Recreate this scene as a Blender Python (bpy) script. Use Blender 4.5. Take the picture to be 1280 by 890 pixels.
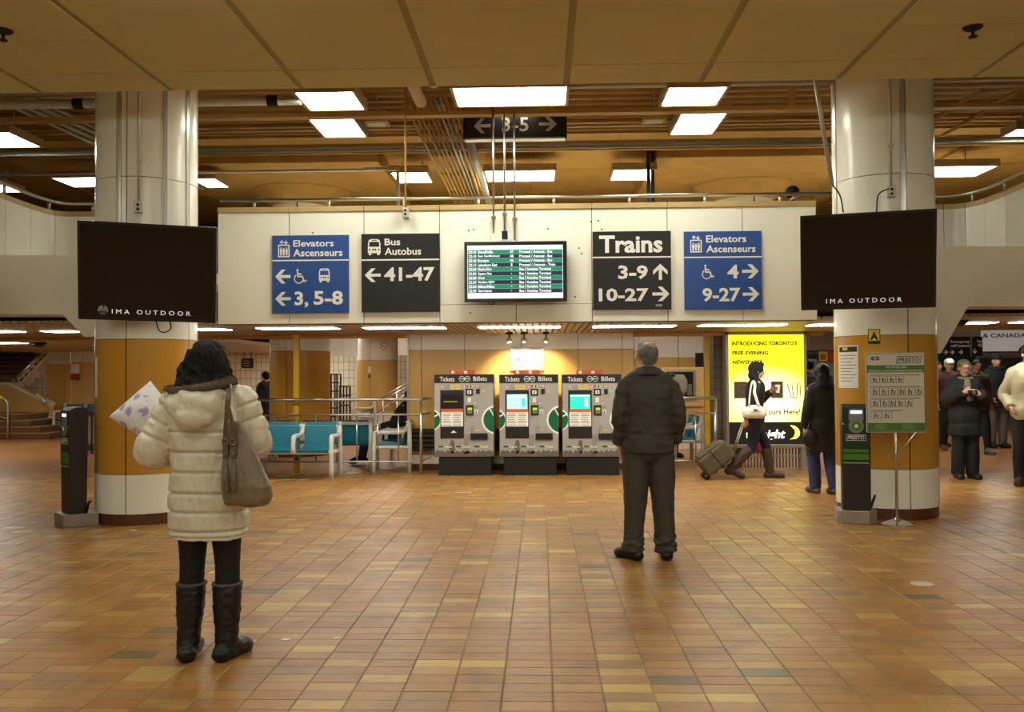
import bpy, math, random
import numpy as np
from mathutils import Vector, Matrix, noise
random.seed(7)
SC = bpy.context.scene
COL = SC.collection
for o in list(bpy.data.objects): bpy.data.objects.remove(o)
R_ = math.radians
# ------------------------------------------------------------------ camera
FPX = 1120.0; CAMH = 1.52
cam_d = bpy.data.cameras.new('camera'); cam = bpy.data.objects.new('camera', cam_d); COL.objects.link(cam)
cam_d.sensor_fit = 'HORIZONTAL'; cam_d.sensor_width = 36.0; cam_d.lens = 36.0 * FPX / 1280.0
cam_d.clip_start = 0.05; cam_d.clip_end = 200
CROT = (Matrix.Rotation(R_(1.89), 3, 'Z') @ Matrix.Rotation(R_(90 + 1.18), 3, 'X') @ Matrix.Rotation(R_(-0.33), 3, 'Z'))
CPOS = Vector((0, 0, CAMH))
cam.matrix_world = Matrix.Translation(CPOS) @ CROT.to_4x4()
SC.camera = cam
# ------------------------------------------------------------------ world, exposure
w = bpy.data.worlds.new('world'); SC.world = w; w.use_nodes = True
w.node_tree.nodes['Background'].inputs[0].default_value = (1.0, 0.90, 0.70, 1)
w.node_tree.nodes['Background'].inputs[1].default_value = 0.10
SC.view_settings.view_transform = 'Standard'; SC.view_settings.look = 'None'
SC.view_settings.exposure = 0.0; SC.view_settings.gamma = 1.0; SC.view_settings.use_curve_mapping = False
LAMP_UP = 25.0      # ceiling fixtures over the mezzanine
FILL_HALL = 11.0    # added fill lamps over the hall, out of view
LAMP_LOW = 19.0     # strip lamps in the slatted ceiling
WARM = (1.0, 0.87, 0.66)
# ------------------------------------------------------------------ pixels to rays
def ray(px, py): return (CROT @ Vector(((px - 640) / FPX, (445 - py) / FPX, -1.0)))
def D(px, py, Y):
    r = ray(px, py); return CPOS + r * ((Y - CPOS.y) / r.y)
def Zp(px, py, z):
    r = ray(px, py); return CPOS + r * ((z - CPOS.z) / r.z)
def F(px, py): return Zp(px, py, 0.0)
def srgb(r, g, b):
    def c(v):
        v /= 255.0
        return v / 12.92 if v <= 0.04045 else ((v + 0.055) / 1.055) ** 2.4
    return (c(r), c(g), c(b))
# ------------------------------------------------------------------ materials
MATS = {}
def mat(name, col, rough=0.5, metal=0.0, spec=0.5, var=0.0, vscale=6.0, bump=0.0, bscale=30.0, emit=None, estr=0.0, coat=0.0, stretch=None, trans=0.0):
    if name in MATS: return MATS[name]
    m = bpy.data.materials.new(name); m.use_nodes = True
    nt = m.node_tree; b = nt.nodes['Principled BSDF']
    b.inputs['Roughness'].default_value = rough; b.inputs['Metallic'].default_value = metal
    b.inputs['Specular IOR Level'].default_value = spec
    b.inputs['Base Color'].default_value = (*col, 1)
    if coat: b.inputs['Coat Weight'].default_value = coat; b.inputs['Coat Roughness'].default_value = 0.1
    if trans: b.inputs['Transmission Weight'].default_value = trans
    tc = nt.nodes.new('ShaderNodeTexCoord'); vec = tc.outputs['Object']
    if stretch:
        mp = nt.nodes.new('ShaderNodeMapping'); mp.inputs['Scale'].default_value = stretch
        nt.links.new(vec, mp.inputs['Vector']); vec = mp.outputs['Vector']
    if var:
        n = nt.nodes.new('ShaderNodeTexNoise'); n.inputs['Scale'].default_value = vscale; n.inputs['Detail'].default_value = 5
        nt.links.new(vec, n.inputs['Vector'])
        rp = nt.nodes.new('ShaderNodeValToRGB')
        rp.color_ramp.elements[0].position = 0.3; rp.color_ramp.elements[1].position = 0.7
        rp.color_ramp.elements[0].color = (*[max(0, c * (1 - var)) for c in col], 1)
        rp.color_ramp.elements[1].color = (*[min(1, c * (1 + var)) for c in col], 1)
        nt.links.new(n.outputs['Fac'], rp.inputs['Fac']); nt.links.new(rp.outputs['Color'], b.inputs['Base Color'])
    if bump:
        n2 = nt.nodes.new('ShaderNodeTexNoise'); n2.inputs['Scale'].default_value = bscale; n2.inputs['Detail'].default_value = 4
        nt.links.new(vec, n2.inputs['Vector'])
        bp = nt.nodes.new('ShaderNodeBump'); bp.inputs['Strength'].default_value = bump; bp.inputs['Distance'].default_value = 0.02
        nt.links.new(n2.outputs['Fac'], bp.inputs['Height']); nt.links.new(bp.outputs['Normal'], b.inputs['Normal'])
    if emit:
        b.inputs['Emission Color'].default_value = (*emit, 1); b.inputs['Emission Strength'].default_value = estr
    MATS[name] = m
    return m
# ------------------------------------------------------------------ mesh builder
class G:
    def __init__(s): s.v = []; s.f = []; s.mi = []; s.cur = 0
    def add(s, vs, fs):
        o = len(s.v); s.v += [tuple(v) for v in vs]; s.f += [tuple(i + o for i in f) for f in fs]; s.mi += [s.cur] * len(fs)
        return s
    def box(s, x0, x1, y0, y1, z0, z1, mx=None):
        vs = [Vector(p) for p in ((x0,y0,z0),(x1,y0,z0),(x1,y1,z0),(x0,y1,z0),(x0,y0,z1),(x1,y0,z1),(x1,y1,z1),(x0,y1,z1))]
        if mx is not None: vs = [mx @ v for v in vs]
        return s.add(vs, ((0,3,2,1),(4,5,6,7),(0,1,5,4),(1,2,6,5),(2,3,7,6),(3,0,4,7)))
    def hexa(s, p):  # 8 points, bottom ring then top ring
        return s.add(p, ((0,3,2,1),(4,5,6,7),(0,1,5,4),(1,2,6,5),(2,3,7,6),(3,0,4,7)))
    def prism(s, poly, y0, y1):  # polygon in x,z extruded along y
        n = len(poly)
        a = sum(poly[i][0]*poly[(i+1)%n][1]-poly[(i+1)%n][0]*poly[i][1] for i in range(n))
        if a < 0: poly = poly[::-1]
        vs = [(x, y0, z) for x, z in poly] + [(x, y1, z) for x, z in poly]
        fs = [tuple(range(n)), tuple(range(2*n-1, n-1, -1))] + [(i, i+n, (i+1)%n+n, (i+1)%n) for i in range(n)]
        return s.add(vs, fs)
    def prism_z(s, poly, z0, z1):  # polygon in x,y extruded along z
        n = len(poly)
        a = sum(poly[i][0]*poly[(i+1)%n][1]-poly[(i+1)%n][0]*poly[i][1] for i in range(n))
        if a < 0: poly = poly[::-1]
        vs = [(x, y, z0) for x, y in poly] + [(x, y, z1) for x, y in poly]
        fs = [tuple(range(n-1, -1, -1)), tuple(range(n, 2*n))] + [(i, (i+1)%n, (i+1)%n+n, i+n) for i in range(n)]
        return s.add(vs, fs)
    def tube(s, pts, r, n=10, sub=0, cap=True, ell=None):
        pts = [Vector(p) for p in pts]
        rs = list(r) if isinstance(r, (list, tuple)) else [r] * len(pts)
        if sub:
            q = []; qr = []
            for i in range(len(pts) - 1):
                p0 = pts[max(i-1,0)]; p1 = pts[i]; p2 = pts[i+1]; p3 = pts[min(i+2,len(pts)-1)]
                for k in range(sub):
                    t = k / sub
                    q.append(0.5*((2*p1)+(p2-p0)*t+(2*p0-5*p1+4*p2-p3)*t*t+(3*p1-p0-3*p2+p3)*t**3)); qr.append(rs[i]*(1-t)+rs[i+1]*t)
            q.append(pts[-1]); qr.append(rs[-1]); pts, rs = q, qr
        m = len(pts); vs = []; fs = []
        nrm = None
        for i in range(m):
            t = (pts[min(i+1,m-1)] - pts[max(i-1,0)])
            t = t.normalized() if t.length > 1e-9 else Vector((0,0,1))
            if nrm is None:
                nrm = t.cross(Vector((0,1,0)) if abs(t.y) < 0.9 else Vector((1,0,0))).normalized()
            else:
                nrm = (nrm - t * nrm.dot(t)); nrm = nrm.normalized() if nrm.length > 1e-6 else t.orthogonal().normalized()
            bn = t.cross(nrm)
            for k in range(n):
                a = 2*math.pi*k/n
                vs.append(pts[i] + (nrm*math.cos(a) + bn*math.sin(a)*(ell or 1.0))*rs[i])
        for i in range(m-1):
            for k in range(n):
                fs.append((i*n+k, i*n+(k+1)%n, (i+1)*n+(k+1)%n, (i+1)*n+k))
        if cap: fs.append(tuple(range(n-1,-1,-1))); fs.append(tuple(range((m-1)*n, m*n)))
        return s.add(vs, fs)
    def lathe(s, prof, c=(0,0), n=32, a0=0.0, a1=2*math.pi, z0=0):
        full = abs(a1-a0-2*math.pi) < 1e-6; vs = []; fs = []; k = n if full else n+1; m = len(prof)
        for j in range(k):
            a = a0 + (a1-a0)*j/n
            for r, z in prof: vs.append((c[0]+r*math.cos(a), c[1]+r*math.sin(a), z0+z))
        for j in range(n):
            j2 = (j+1) % k
            for i in range(m-1): fs.append((j*m+i, j2*m+i, j2*m+i+1, j*m+i+1))
        if full:
            if prof[0][0] > 1e-6: fs.append(tuple(j*m for j in range(k-1,-1,-1)))
            if prof[-1][0] > 1e-6: fs.append(tuple(j*m+m-1 for j in range(k)))
        return s.add(vs, fs)
    def shell(s, c, r0, r1, a0, a1, z0, z1, n=10):  # a curved slab: part of a ring
        prof = [(r0,z0),(r1,z0),(r1,z1),(r0,z1),(r0,z0)]
        o = len(s.v); s.lathe(prof, c, n, a0, a1)
        s.f.append(tuple(o+i for i in (3,2,1,0))); s.f.append(tuple(o+n*5+i for i in (0,1,2,3))); s.mi += [s.cur]*2
        return s
    def ball(s, c, rx, ry=None, rz=None, n=14, m=9, mx=None):
        ry = rx if ry is None else ry; rz = rx if rz is None else rz; c = Vector(c)
        vs = []; fs = []
        def P(x,y,z):
            v = Vector((x*rx, y*ry, z*rz))
            return c + (mx @ v if mx is not None else v)
        vs.append(P(0,0,-1))
        for i in range(1,m):
            t = math.pi*i/m - math.pi/2
            for k in range(n):
                a = 2*math.pi*k/n; vs.append(P(math.cos(t)*math.cos(a), math.cos(t)*math.sin(a), math.sin(t)))
        vs.append(P(0,0,1)); e = len(vs)-1
        for k in range(n):
            fs.append((0, 1+(k+1)%n, 1+k)); fs.append((e, e-n+k, e-n+(k+1)%n))
        for i in range(m-2):
            for k in range(n): fs.append((1+i*n+k, 1+i*n+(k+1)%n, 1+(i+1)*n+(k+1)%n, 1+(i+1)*n+k))
        return s.add(vs, fs)
    def rings(s, rs, n=20, pw=2.0):  # rs: (z, cx, cy, rx, ry)
        vs = []; fs = []; m = len(rs)
        for z, cx, cy, rx, ry in rs:
            for k in range(n):
                a = 2*math.pi*k/n; ca, sa = math.cos(a), math.sin(a)
                vs.append((cx+rx*math.copysign(abs(ca)**(2/pw),ca), cy+ry*math.copysign(abs(sa)**(2/pw),sa), z))
        for i in range(m-1):
            for k in range(n): fs.append((i*n+k, i*n+(k+1)%n, (i+1)*n+(k+1)%n, (i+1)*n+k))
        fs.append(tuple(range(n-1,-1,-1))); fs.append(tuple(range((m-1)*n, m*n)))
        return s.add(vs, fs)
    def mesh(s, name, mats, smooth=False):
        me = bpy.data.meshes.new(name); me.from_pydata(s.v, [], s.f)
        for m in (mats if isinstance(mats, (list, tuple)) else [mats]): me.materials.append(m)
        if any(s.mi): me.polygons.foreach_set('material_index', s.mi)
        if smooth: me.polygons.foreach_set('use_smooth', [True]*len(me.polygons))
        me.update(); return me
    def build(s, name, mats, parent=None, smooth=False, bevel=0.0, seg=2, kind=None, auto=False):
        me = s.mesh(name, mats, smooth or auto)
        o = bpy.data.objects.new(name, me); COL.objects.link(o)
        if parent is not None: o.parent = parent
        if bevel:
            b = o.modifiers.new('bevel', 'BEVEL'); b.width = bevel; b.segments = seg; b.limit_method = 'ANGLE'; b.angle_limit = R_(40)
        if auto: me.set_sharp_from_angle(angle=R_(42))
        if kind: o['kind'] = kind
        return o
def inst(name, me, parent=None, loc=(0,0,0), rz=0.0, rot=None):
    o = bpy.data.objects.new(name, me); COL.objects.link(o); o.location = loc
    o.rotation_euler = rot if rot else (0,0,rz)
    if parent is not None: o.parent = parent
    return o
def tag(o, label, cat, group=None):
    o['label'] = label; o['category'] = cat
    if group: o['group'] = group
    return o
def thing(name, label, cat, loc=(0,0,0), rz=0.0, group=None, mx=None):
    o = bpy.data.objects.new(name, None); COL.objects.link(o); o.empty_display_size = 0.1
    if mx is not None: o.matrix_world = mx
    else: o.location = loc; o.rotation_euler = (0,0,rz)
    return tag(o, label, cat, group)
def copy_tree(o, parent=None):
    c = o.copy(); COL.objects.link(c); c.parent = parent
    for ch in o.children: copy_tree(ch, c)
    return c
# ------------------------------------------------------------------ lettering
def text_mesh(st, bold=0.0, shear=0.0, ext=0.0):
    cu = bpy.data.curves.new('t', 'FONT'); cu.body = st; cu.resolution_u = 2; cu.offset = bold; cu.shear = shear; cu.extrude = ext
    o = bpy.data.objects.new('t', cu); COL.objects.link(o)
    dg = bpy.context.evaluated_depsgraph_get(); me = bpy.data.meshes.new_from_object(o.evaluated_get(dg))
    bpy.data.objects.remove(o); bpy.data.curves.remove(cu)
    return me
def text_fit(st, x0, x1, z0, z1, y, m, parent, bold=0.02, shear=0.0, name='lettering', th=0.0008):
    me = text_mesh(st, bold, shear, 0.01)
    n = len(me.vertices); co = np.zeros(n*3); me.vertices.foreach_get('co', co); co = co.reshape(-1,3)
    lo = co.min(0); hi = co.max(0); sp = np.maximum(hi-lo, 1e-6)
    out = np.zeros_like(co)
    out[:,0] = x0 + (co[:,0]-lo[0])/sp[0]*(x1-x0); out[:,2] = z0 + (co[:,1]-lo[1])/sp[1]*(z1-z0)
    out[:,1] = y - (co[:,2]-lo[2])/sp[2]*th
    me.vertices.foreach_set('co', out.ravel()); me.materials.clear(); me.materials.append(m); me.update()
    return inst(name, me, parent)
def arrow_poly(x0, z0, x1, z1, d='L'):
    u = [(0,.5),(.42,1),(.68,1),(.36,.61),(1,.61),(1,.39),(.36,.39),(.68,0),(.42,0)]
    if d == 'R': u = [(1-a,b) for a,b in u]
    if d == 'U': u = [(b,1-a) for a,b in u]
    if d == 'D': u = [(b,a) for a,b in u]
    return [(x0+a*(x1-x0), z0+b*(z1-z0)) for a,b in u]
def circ(cx, cz, r, n=20, a0=0, a1=360): return [(cx+r*math.cos(R_(a0+(a1-a0)*i/(n if a1-a0>=360 else n-1))), cz+r*math.sin(R_(a0+(a1-a0)*i/(n if a1-a0>=360 else n-1)))) for i in range(n)]
class Board:
    """a flat upright thing whose pieces are given in photograph pixels"""
    def __init__(s, name, label, cat, x0, y0, x1, y1, Y, thick=0.03, m=None, group=None, part='panel', bevel=0.0, mx=None, wh=None, parent=None):
        s.th = thick
        if mx is None:
            c = D((x0+x1)/2, y1, Y); a = D(x0, (y0+y1)/2, Y); b = D(x1, (y0+y1)/2, Y); t = D((x0+x1)/2, y0, Y)
            s.w = b.x-a.x; s.h = t.z-c.z; mx = Matrix.Translation(Vector(((a.x+b.x)/2, Y, c.z)))
        else: s.w, s.h = wh
        s.px = (x0, y0, x1, y1)
        if parent is None: s.root = thing(name, label, cat, mx=mx, group=group)
        else:
            s.root = bpy.data.objects.new(name, None); COL.objects.link(s.root); s.root.parent = parent; s.root.matrix_world = mx
        if m is not None: s.panel = G().box(-s.w/2, s.w/2, -thick, 0, 0, s.h).build(part, m, s.root, bevel=bevel)
    def p(s, x, y):
        x0, y0, x1, y1 = s.px
        return (-s.w/2 + (x-x0)/(x1-x0)*s.w, (y1-y)/(y1-y0)*s.h)
    def yy(s, layer): return -s.th - 0.0012*layer
    def poly(s, pts, m, layer=1, name='panel_graphic', th=0.0012, raw=False, parent=None):
        q = pts if raw else [s.p(*a) for a in pts]
        y = s.yy(layer)
        return G().prism(q, y, y+th).build(name, m, parent or s.root)
    def rect(s, x0, y0, x1, y1, m, layer=1, name='panel_graphic', th=0.0012, bevel=0, parent=None):
        a = s.p(x0,y1); b = s.p(x1,y0); y = s.yy(layer)
        return G().box(a[0], b[0], y, y+max(th,0.0012), a[1], b[1]).build(name, m, parent or s.root, bevel=bevel)
    def block(s, x0, y0, x1, y1, d0, d1, m, name, bevel=0, parent=None):  # stands proud by d1 (positive = towards the viewer)
        a = s.p(x0,y1); b = s.p(x1,y0)
        return G().box(a[0], b[0], -s.th-d1, -s.th-d0, a[1], b[1]).build(name, m, parent or s.root, bevel=bevel)
    def disc(s, x, y, r, m, layer=1, name='disc', parent=None, n=20):
        c = s.p(x,y); k = s.w/(s.px[2]-s.px[0])
        return s.poly(circ(c[0], c[1], r*k, n), m, layer, name, raw=True, parent=parent)
    def text(s, st, x0, y0, x1, y1, m, layer=2, bold=0.02, shear=0.0, name='lettering', parent=None):
        a = s.p(x0,y1); b = s.p(x1,y0)
        return text_fit(st, a[0], b[0], a[1], b[1], s.yy(layer), m, parent or s.root, bold, shear, name)
    def arrow(s, x0, y0, x1, y1, d, m, layer=2):
        a = s.p(x0,y1); b = s.p(x1,y0)
        return s.poly(arrow_poly(a[0],a[1],b[0],b[1],d), m, layer, 'arrow', raw=True)
    def strokes(s, lines, wpx, m, layer=2, name='pictogram', parent=None):
        k = s.w/(s.px[2]-s.px[0])*wpx/2; g = G(); y = s.yy(layer)
        for ln in lines:
            q = [Vector(s.p(*a)) for a in ln]
            for a, b in zip(q, q[1:]):
                d = (b-a)
                if d.length < 1e-7: continue
                d = d.normalized(); nn = Vector((-d.y, d.x))*k; a2 = a-d*k*0.4; b2 = b+d*k*0.4
                g.prism([tuple(a2-nn), tuple(b2-nn), tuple(b2+nn), tuple(a2+nn)], y, y+0.0012)
        return g.build(name, m, parent or s.root)
# ================================================================== materials of the place
CREAM = mat('cream_enamel', srgb(244,240,226), 0.2, spec=0.5, var=0.03, vscale=1.5)
CREAM2 = mat('cream_paint', srgb(224,217,196), 0.55, var=0.05, vscale=2)
WHITEP = mat('white_panel', srgb(236,230,214), 0.35, var=0.02, vscale=2)
MUST = mat('mustard_enamel', srgb(196,142,48), 0.25, var=0.04, vscale=1.2)
MUSTL = mat('mustard_panel_pale', srgb(214,172,96), 0.3, var=0.04, vscale=1.2)
BASEBR = mat('brown_base_tile', srgb(96,52,28), 0.4, var=0.2, vscale=8)
SEAM = mat('seam_shadow_gap', srgb(92,80,58), 0.8)
TANCAP = mat('tan_cap', srgb(186,158,104), 0.45, var=0.06)
CEILP = mat('ceiling_panel_tan', srgb(200,192,142), 0.85, var=0.04, vscale=3, bump=0.05, bscale=60)
CEILG = mat('ceiling_joint_strip', srgb(168,160,120), 0.8)
DECK = mat('ochre_painted_deck', srgb(186,140,66), 0.6, var=0.12, vscale=2.5, bump=0.1, bscale=12)
DECK2 = mat('ochre_painted_pipe', srgb(196,154,82), 0.5, var=0.10, vscale=4)
DKBROWN = mat('dark_brown_back', srgb(70,50,26), 0.9)  # even dark brown for the mezzanine back wall and slab
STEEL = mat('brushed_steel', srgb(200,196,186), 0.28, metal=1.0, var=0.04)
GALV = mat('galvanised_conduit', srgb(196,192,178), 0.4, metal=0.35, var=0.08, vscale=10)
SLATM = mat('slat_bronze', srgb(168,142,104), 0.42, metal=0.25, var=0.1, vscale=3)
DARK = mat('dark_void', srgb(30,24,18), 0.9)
FRAMEW = mat('lamp_frame_wood', srgb(170,138,92), 0.5, var=0.06)
LAMPM = mat('lamp_diffuser_mezzanine', (0.9,0.9,0.9), 0.4, emit=(0.98,1.0,0.85), estr=LAMP_UP)
FILLH = mat('added_hall_diffuser', (0.9,0.9,0.9), 0.4, emit=(0.97,1.0,0.86), estr=FILL_HALL)
LAMPL = mat('lamp_diffuser_strip', (0.9,0.9,0.9), 0.4, emit=(1.0,1.0,0.90), estr=LAMP_LOW)
BLACKP = mat('black_plastic', srgb(20,20,20), 0.35, var=0.05)
WHITEL = mat('white_lettering', srgb(240,238,232), 0.5)
def struct(name): 
    o = bpy.data.objects.new(name, None); COL.objects.link(o); o['kind'] = 'structure'; return o

# ================================================================== floor
TILE_W, TILE_D = 0.2400, 0.1200
JX = F(691.5, 888).x
def tile_mat(name, col, k):
    m = mat(name, col, 0.33, spec=0.4); nt = m.node_tree; b = nt.nodes['Principled BSDF']
    g = nt.nodes.new('ShaderNodeNewGeometry')
    n = nt.nodes.new('ShaderNodeTexNoise'); n.inputs['Scale'].default_value = 2.6; n.inputs['Detail'].default_value = 6; n.inputs['Roughness'].default_value = 0.65
    nt.links.new(g.outputs['Position'], n.inputs['Vector'])
    rp = nt.nodes.new('ShaderNodeValToRGB'); e = rp.color_ramp.elements
    e[0].position = 0.28; e[0].color = (*[c*0.62 for c in col], 1); e[1].position = 0.5; e[1].color = (*col, 1)
    e2 = e.new(0.78); e2.color = (*[min(1,c*1.16) for c in col], 1)
    nt.links.new(n.outputs['Fac'], rp.inputs['Fac']); nt.links.new(rp.outputs['Color'], b.inputs['Base Color'])
    n2 = nt.nodes.new('ShaderNodeTexNoise'); n2.inputs['Scale'].default_value = 9; n2.inputs['Detail'].default_value = 4
    nt.links.new(g.outputs['Position'], n2.inputs['Vector'])
    mr = nt.nodes.new('ShaderNodeMapRange'); mr.inputs[3].default_value = 0.26; mr.inputs[4].default_value = 0.46
    nt.links.new(n2.outputs['Fac'], mr.inputs[0]); nt.links.new(mr.outputs[0], b.inputs['Roughness'])
    bp = nt.nodes.new('ShaderNodeBump'); bp.inputs['Strength'].default_value = 0.08; bp.inputs['Distance'].default_value = 0.01
    nt.links.new(n2.outputs['Fac'], bp.inputs['Height']); nt.links.new(bp.outputs['Normal'], b.inputs['Normal'])
    return m
TC = [(166,117,57),(160,110,52),(170,123,61),(162,116,58),(160,104,49),(174,131,66),(186,147,75),(116,97,66),(154,114,62),(196,160,80)]
TW = [22,18,18,14,10,8,4,1.6,6,1.8]
TM = [tile_mat('quarry_tile_%d' % i, srgb(*c), i) for i, c in enumerate(TC)]
def floor_far_mat():
    m = bpy.data.materials.new('quarry_tile_distant'); m.use_nodes = True; nt = m.node_tree; b = nt.nodes['Principled BSDF']
    g = nt.nodes.new('ShaderNodeNewGeometry'); mp = nt.nodes.new('ShaderNodeMapping'); mp.inputs['Location'].default_value = (-JX, 0, 0)
    nt.links.new(g.outputs['Position'], mp.inputs['Vector'])
    br = nt.nodes.new('ShaderNodeTexBrick'); br.offset = 0.0; br.inputs['Scale'].default_value = 1.0
    br.inputs['Brick Width'].default_value = TILE_W; br.inputs['Row Height'].default_value = TILE_D; br.inputs['Mortar Size'].default_value = 0.004
    br.inputs['Color1'].default_value = (*srgb(170,116,62),1); br.inputs['Color2'].default_value = (*srgb(178,126,72),1); br.inputs['Mortar'].default_value = (*srgb(130,100,70),1)
    nt.links.new(mp.outputs['Vector'], br.inputs['Vector']); nt.links.new(br.outputs['Color'], b.inputs['Base Color'])
    b.inputs['Roughness'].default_value = 0.36
    return m
FFAR = floor_far_mat()
GROUT = mat('grout', srgb(150,128,98), 0.85, var=0.35, vscale=1.3)
T_Y0, T_Y1 = 2.4, 14.4
floor = G().box(-18,18,-9,T_Y0,-0.12,-0.002).box(-18,18,T_Y1,44,-0.12,-0.002).build('floor', FFAR); floor['kind'] = 'structure'
G().box(-18,18,T_Y0,T_Y1,-0.12,-0.004).build('grout_bed', GROUT, floor)
def tile_g(g, x0, x1, y0, y1, dz, b=0.0025):
    z = dz; vs = [(x0,y0,-0.008),(x1,y0,-0.008),(x1,y1,-0.008),(x0,y1,-0.008),(x0+b*.3,y0+b*.3,z-b*.6),(x1-b*.3,y0+b*.3,z-b*.6),(x1-b*.3,y1-b*.3,z-b*.6),(x0+b*.3,y1-b*.3,z-b*.6),(x0+b,y0+b,z),(x1-b,y0+b,z),(x1-b,y1-b,z),(x0+b,y1-b,z)]
    fs = []
    for o in (0,4):
        for i in range(4): fs.append((o+i, o+(i+1)%4, o+4+(i+1)%4, o+4+i))
    fs.append((8,9,10,11)); g.add(vs, fs)
rt = random.Random(3)
cells = []
i0 = math.floor((-10-JX)/TILE_W); i1 = math.ceil((9.5-JX)/TILE_W)
coloff = {i: rt.uniform(-0.5,0.5)*TILE_D for i in range(i0,i1+1)}
nrow = int((T_Y1-T_Y0)/TILE_D)
for j in range(nrow):
    for i in range(i0, i1+1):
        x = JX + (i+.5)*TILE_W; y = T_Y0 + (j+.5)*TILE_D
        if abs(x + 0.033*y) > 1.2 + 0.64*y: continue
        cells.append((i, j, x, y))
vis = [c for c in cells if c[3] > 4.05 and abs(c[2]+0.033*c[3]) < 0.572*c[3]+0.1]
vis.sort(key=lambda c: c[3]); near = set((c[0],c[1]) for c in vis[:300])
tmesh = []
for k in range(len(TM)):
    g = G(); tile_g(g, -TILE_W/2+.0035, TILE_W/2-.0035, -TILE_D/2+.0009, TILE_D/2-.0009, 0.0); tmesh.append(g.mesh('tile', TM[k]))
gf = G()
for i, j, x, y in cells:
    k = rt.choices(range(len(TM)), TW)[0]; dz = rt.uniform(-0.0008,0.0006)
    if (i,j) in near: inst('tile', tmesh[k], floor, (x,y,dz))
    else: gf.cur = k; tile_g(gf, x-TILE_W/2+.0035, x+TILE_W/2-.0035, y-TILE_D/2+.0009, y+TILE_D/2-.0009, dz)
gf.build('tile_field', TM, floor, kind='stuff')

# ================================================================== near panel ceiling
CZ = 4.15
jx = Zp(708,105,CZ).x; YE = Zp(690,105.5,CZ).y; YJ = Zp(690,82,CZ).y; YJ2 = Zp(1200,31,CZ).y
ceil = G().box(-18,18,-9,YE-0.004,CZ+0.02,CZ+0.9).build('ceiling_near', CEILG); ceil['kind'] = 'structure'
PW = 1.213
for k in range(-9, 9):
    x0 = jx + k*PW + 0.028; x1 = jx + (k+1)*PW - 0.028
    rows = [(YJ+0.006, YE)]
    if -3 <= k <= 1: rows += [(YJ-2.42, YJ-0.006), (YJ-4.86, YJ-2.43)]
    else: rows += [(YJ2+0.004, YJ-0.006), (YJ2-2.42, YJ2-0.004)]
    for y0, y1 in rows: G().box(x0,x1,y0,y1,CZ,CZ+0.03).build('ceiling_panel', CEILP, ceil, bevel=0.004, seg=1)
G().box(-18,18,YE-0.004,YE+0.012,CZ+0.004,CZ+0.75).build('edge_fascia', CEILP, ceil)
def lamp_box(name, label, x0, x1, y0, y1, z, m, group=None, h=0.1, fr=0.035, drop=0.0):
    t = thing(name, label, 'ceiling light', ((x0+x1)/2,(y0+y1)/2,z), group=group)
    a=(x1-x0)/2; b=(y1-y0)/2; g=G()
    g.box(-a-fr,a+fr,-b-fr,-b,-0.012,h).box(-a-fr,a+fr,b,b+fr,-0.012,h).box(-a-fr,-a,-b,b,-0.012,h).box(a,a+fr,-b,b,-0.012,h).box(-a,a,-b,b,h-0.02,h)
    g.build('frame', FRAMEW, t)
    G().box(-a,a,-b,b,-drop,0.02).build('diffuser', m, t)
    return t
for yy in (4.9, 1.7, -1.6, -5.0):  # added out-of-view lamps; their hanging lenses throw light onto the columns
    for xx in (-6.5, -2.2, 2.2, 6.5):
        lamp_box('added_hall_light', 'added unseen hall fill light in the tan panel ceiling above the photographer', xx-0.61, xx+0.61, yy-0.3, yy+0.3, CZ-0.04, FILLH, 'added hall fill lights out of view', h=0.04, drop=0.13)

# ================================================================== upper mezzanine ceiling
UZ = 5.5
up = G().box(-18,18,YE+0.012,30,UZ,UZ+0.2).build('ceiling_upper', DECK); up['kind'] = 'structure'
rib = G().tube([(-17,0,0),(17,0,0)], 0.105, n=12).mesh('rib', DECK, True)
y = 9.2
while y < 13.3: inst('rib', rib, up, (0,y,UZ-0.03)); y += 0.255
plank = G().box(-17,17,-0.14,0.14,-0.05,0.05).mesh('plank', DECK)
for k, y in enumerate((13.5, 13.8, 14.15, 14.45, 14.78, 15.1)): inst('plank', plank, up, (0,y,UZ-0.03-0.05*(k%2)))
thin = G().tube([(-17,0,0),(17,0,0)], 0.022, n=8).mesh('deck_pipe', DECK2, True)
for y, z in ((13.0,5.27),(13.4,5.25),(13.75,5.29),(14.3,5.23),(14.6,5.23),(14.95,5.27)): inst('deck_pipe', thin, up, (0,y,z))
# flat coffers behind the planks, with their own joints
for xa, xb in ((-17,-9.6),(-9.5,-6.4),(-2.45,-0.2),(-0.17,2.2),(7.4,10),(10.05,17)):
    for ya, yb in ((15.25,17.1),(17.13,19.2),(19.23,22)): G().box(xa,xb,ya,yb,UZ-0.06,UZ).build('soffit_panel', DECK, up)
G().box(-17,17,11.0,11.14,4.74,4.79).build('ceiling_beam', DECK2, up)
for xx in (-14,-9,-4.6,-0.9,3.1,8,13): G().box(xx-0.03,xx+0.03,11.05,11.1,4.79,UZ).build('beam_hanger', DECK, up)
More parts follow.
